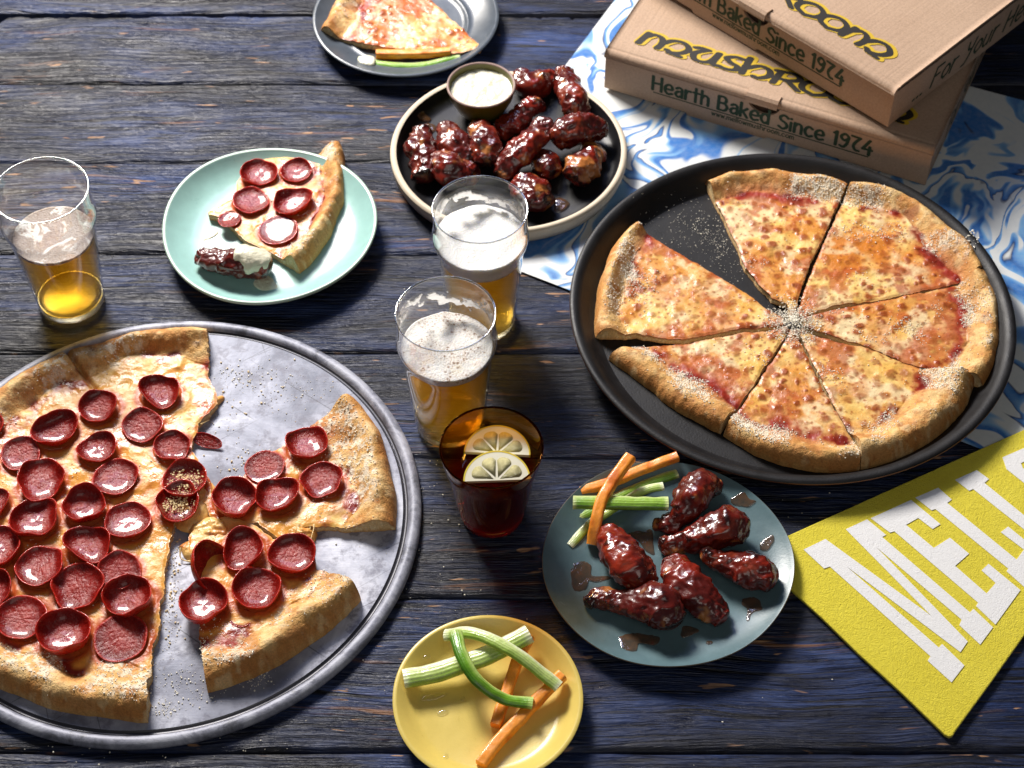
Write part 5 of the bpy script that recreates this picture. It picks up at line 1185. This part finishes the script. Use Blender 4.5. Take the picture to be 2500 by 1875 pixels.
def lemon(cx, cy, rz, tx, ty, label, z, R_=.0300):
    t = empty('lemon_slice', (cx, cy, z), label, 'lemon slice', 'half lemon slices floating in the tumbler', 0); t.rotation_euler = (tx, ty, rz)
    def arc(r0, r1, z0, z1, nm, m_, a0=0, a1=PI, n=40, cx_=0):
        a = np.linspace(a0, a1, n); V = []; 
        for r_, zz in ((r0, z0), (r0, z1), (r1, z1), (r1, z0)): V.append(np.stack([r_ * np.cos(a), r_ * np.sin(a), np.full(n, zz)], -1))
        V = np.array(V).transpose(1, 0, 2).reshape(-1, 3); F = [tuple(f) for f in gridF(n, 4, True)] + [(0, 1, 2, 3), tuple(range(4 * n - 1, 4 * n - 5, -1))]; return mesh(nm, V, F, m_, t, smooth=False)
    arc(R_ * .955, R_, 0, .0042, 'rind', M['rind']); arc(R_ * .0, R_ * .955, .0003, .0040, 'pith', M['pith'])
    k = 4
    for i in range(k):
        a0 = .10 + i * (PI - .2) / k + .028; a1 = .10 + (i + 1) * (PI - .2) / k - .028; am = (a0 + a1) / 2; pts = []
        for f in np.linspace(0, 1, 14):
            a = a0 + (a1 - a0) * f; r_ = R_ * .80 * (1 - .16 * abs(2 * f - 1) ** 3.2); pts.append((r_ * math.cos(a), r_ * math.sin(a)))
        pts.append((R_ * .10 * math.cos(am), R_ * .10 * math.sin(am))); n = len(pts); V = [(x, y, .0030) for x, y in pts] + [(x, y, .00408) for x, y in pts]
        V.append((R_ * .5 * math.cos(am), R_ * .5 * math.sin(am), .00418)); F = [(j, (j + 1) % n, n + (j + 1) % n, n + j) for j in range(n)] + [(n + j, n + (j + 1) % n, 2 * n) for j in range(n)]
        mesh('segment', V, F, M['lemon'], t, smooth=True)
def TZm(x, y, z): return W(1040 + x * .21695, 970 + y * .21695, z)
a = TZm(800, 668, lz + .001); b = TZm(800, 900, lz + .004)
lemon(a[0], a[1], -.05, .10, .02, 'farther lemon half slice floating in the amber tumbler', lz + .0022, .0285)
lemon(b[0], b[1] - .004, .02, .16, -.03, 'nearer lemon half slice leaning on the front wall of the amber tumbler', lz + .0020, .0285)

# ------------------------------------------------------------------ pennant
pz_ = .0046
def felt_poly(name, pts, z0, z1, material, parent=None, sub=.006, fuzz=0.0, smooth=False):
    P = [ZF(x, y, z1) for x, y in pts]; bm = bmesh.new(); n = len(P)
    vt = [bm.verts.new((p[0], p[1], z1)) for p in P]; vb = [bm.verts.new((p[0], p[1], z0)) for p in P]
    f = bm.faces.new(vt); g = bm.faces.new(vb[::-1])
    for i in range(n): bm.faces.new((vt[i], vb[i], vb[(i + 1) % n], vt[(i + 1) % n]))
    bmesh.ops.recalc_face_normals(bm, faces=bm.faces)
    bmesh.ops.triangulate(bm, faces=[q for q in bm.faces if len(q.verts) > 4])
    me = bpy.data.meshes.new(name); bm.to_mesh(me); bm.free(); me.materials.append(material)
    return link(bpy.data.objects.new(name, me), parent)
pen = None
PX = [(-70, 1018), (68, 957), (500, 762), (1100, 492), (1700, 222), (2300, -45), (2900, -312), (3000, 900), (2700, 1180), (2212, 1850), (1900, 2290), (1600, 2700), (1572, 2748), (1540, 2760), (1500, 2740), (1110, 2362), (720, 2008), (400, 1695), (120, 1438), (-40, 1300)]
pen = felt_poly('pennant', PX, .0009, pz_, M['felt']); tag(pen, 'yellow felt pennant with big white block letters at the right edge', 'pennant')
bv = pen.modifiers.new('bevel', 'BEVEL'); bv.width = .0009; bv.segments = 2; bv.limit_method = 'ANGLE'
LET = {
 'M': [(228, 1075), (425, 980), (1382, 1675), (608, 892), (800, 803), (970, 943), (935, 962), (1725, 1640), (1757, 1608), (1933, 1775), (1818, 1930), (1630, 1755), (1650, 1705), (880, 1050), (1705, 1902), (1640, 1998), (610, 1222), (1445, 1957), (1475, 1925), (1675, 2118), (1560, 2270), (1345, 2075), (1370, 2035), (465, 1228), (412, 1245)],
 'E': [(833, 793), (1195, 628), (1460, 847), (1390, 890), (1260, 790), (1150, 852), (1400, 1060), (1545, 968), (1717, 1112), (1592, 1222), (1875, 1470), (1957, 1375), (1830, 1262), (1893, 1203), (2180, 1440), (1955, 1750), (1780, 1583), (1800, 1553), (1045, 910), (1005, 922)],
 'L': [(1235, 607), (1440, 518), (1562, 625), (1520, 655), (2145, 1165), (2212, 1075), (2003, 918), (2070, 868), (2430, 1160), (2235, 1430), (2055, 1270), (2070, 1245), (1415, 710), (1380, 722)],
 'L2': [(1592, 447), (1787, 360), (1897, 440), (1855, 475), (2500, 1000), (2620, 850), (2760, 960), (2600, 1200), (1755, 530), (1718, 545)],
}
for k_, pts in LET.items():
    felt_poly('letter', pts, pz_ - .0002, pz_ + .0006, M['felt_white'], pen)
oo = [(2018, 248), (2245, 150), (2700, 480), (2640, 770), (2390, 620), (2055, 355)]; oi = [(2183, 300), (2270, 262), (2560, 480), (2540, 560), (2440, 520), (2200, 345)]
V = [(*ZF(x, y, pz_), z) for z in (pz_ - .0002, pz_ + .0006) for x, y in oo + oi]; F = []
for i in range(6):
    j = (i + 1) % 6; F += [(12 + i, 12 + j, 18 + j, 18 + i), (i, j, 12 + j, 12 + i), (6 + i, 18 + i, 18 + j, 6 + j)]
mesh('letter', V, F, M['felt_white'], pen, smooth=False)

# ------------------------------------------------------------------ loose crumbs
def scatter(fn, spots_, z, n, seed, rel_o=None):
    r = np.random.default_rng(seed); out = []
    for (x, y, sx_, sy_, wgt) in spots_:
        for _ in range(int(n * wgt)):
            px, py = x + r.normal() * sx_, y + r.normal() * sy_; p = fn(px, py, z); out.append((p[0], p[1], z))
    return np.array(out)
tl = np.array([TC[0], TC[1], 0])
P = scatter(ZT, [(870, 250, 60, 22, .16), (1060, 300, 90, 40, .16), (950, 540, 50, 30, .07), (860, 610, 50, 30, .06), (780, 430, 20, 40, .04), (640, 960, 12, 70, .10), (620, 1180, 18, 80, .10), (640, 1370, 60, 35, .14), (600, 1480, 30, 16, .10), (930, 1370, 55, 18, .14), (1130, 880, 120, 120, .03), (700, 1440, 80, 25, .08)], .0054, 650, 3) 
ok = (np.hypot(P[:, 0] - TC[0], P[:, 1] - TC[1]) < TR - .02)
crumbs('cheese_crumbs', P[ok] - tl, .0007, M['parmesan'], tray, 5, .6)
P = scatter(ZT, [(1000, 300, 110, 50, .3), (930, 560, 60, 30, .3), (630, 1050, 20, 120, .5), (860, 400, 60, 60, .1)], .0054, 160, 4); ok = (np.hypot(P[:, 0] - TC[0], P[:, 1] - TC[1]) < TR - .02)
crumbs('golden_crumbs', P[ok] - tl, .0009, M['crumb_gold'], tray, 6, .6)
pl = np.array([PC[0], PC[1], .002])
P = scatter(ZC, [(700, 420, 80, 60, .45), (560, 350, 110, 80, .2), (780, 480, 30, 60, .3), (850, 620, 50, 70, .12)], .0056, 520, 7)
dd = np.hypot(P[:, 0] - PC[0], P[:, 1] - PC[1]); P[:, 2] = np.interp(dd, [.184, .1945, .2045, .21], [.0056, .0136, .0252, .026]); crumbs('cheese_crumbs', P[dd < .209] - pl, .00050, M['parmesan'], pan, 8, .6)
P = scatter(ZC, [(1960, 440, 14, 18, .5), (1985, 470, 12, 14, .5)], .0225, 44, 9); P[:, 2] = .0250; crumbs('cheese_crumbs', P - pl, .0011, M['parmesan'], pan, 10, .6)
P = scatter(lambda x, y, z: W(x, y, z), [(700, 1560, 500, 110, .35), (1000, 1480, 300, 160, .25), (1500, 1500, 420, 200, .2), (1080, 1180, 60, 60, .25), (1950, 1250, 60, 60, .1), (300, 1830, 300, 20, .2), (1060, 730, 60, 60, .06), (400, 640, 200, 80, .08)], .0004, 150, 12)
o = crumbs('table_crumbs', P, .0007, M['parmesan'], None, 13, .6); tag(o, 'tiny pale crumbs sprinkled over the dark planks', 'crumbs')
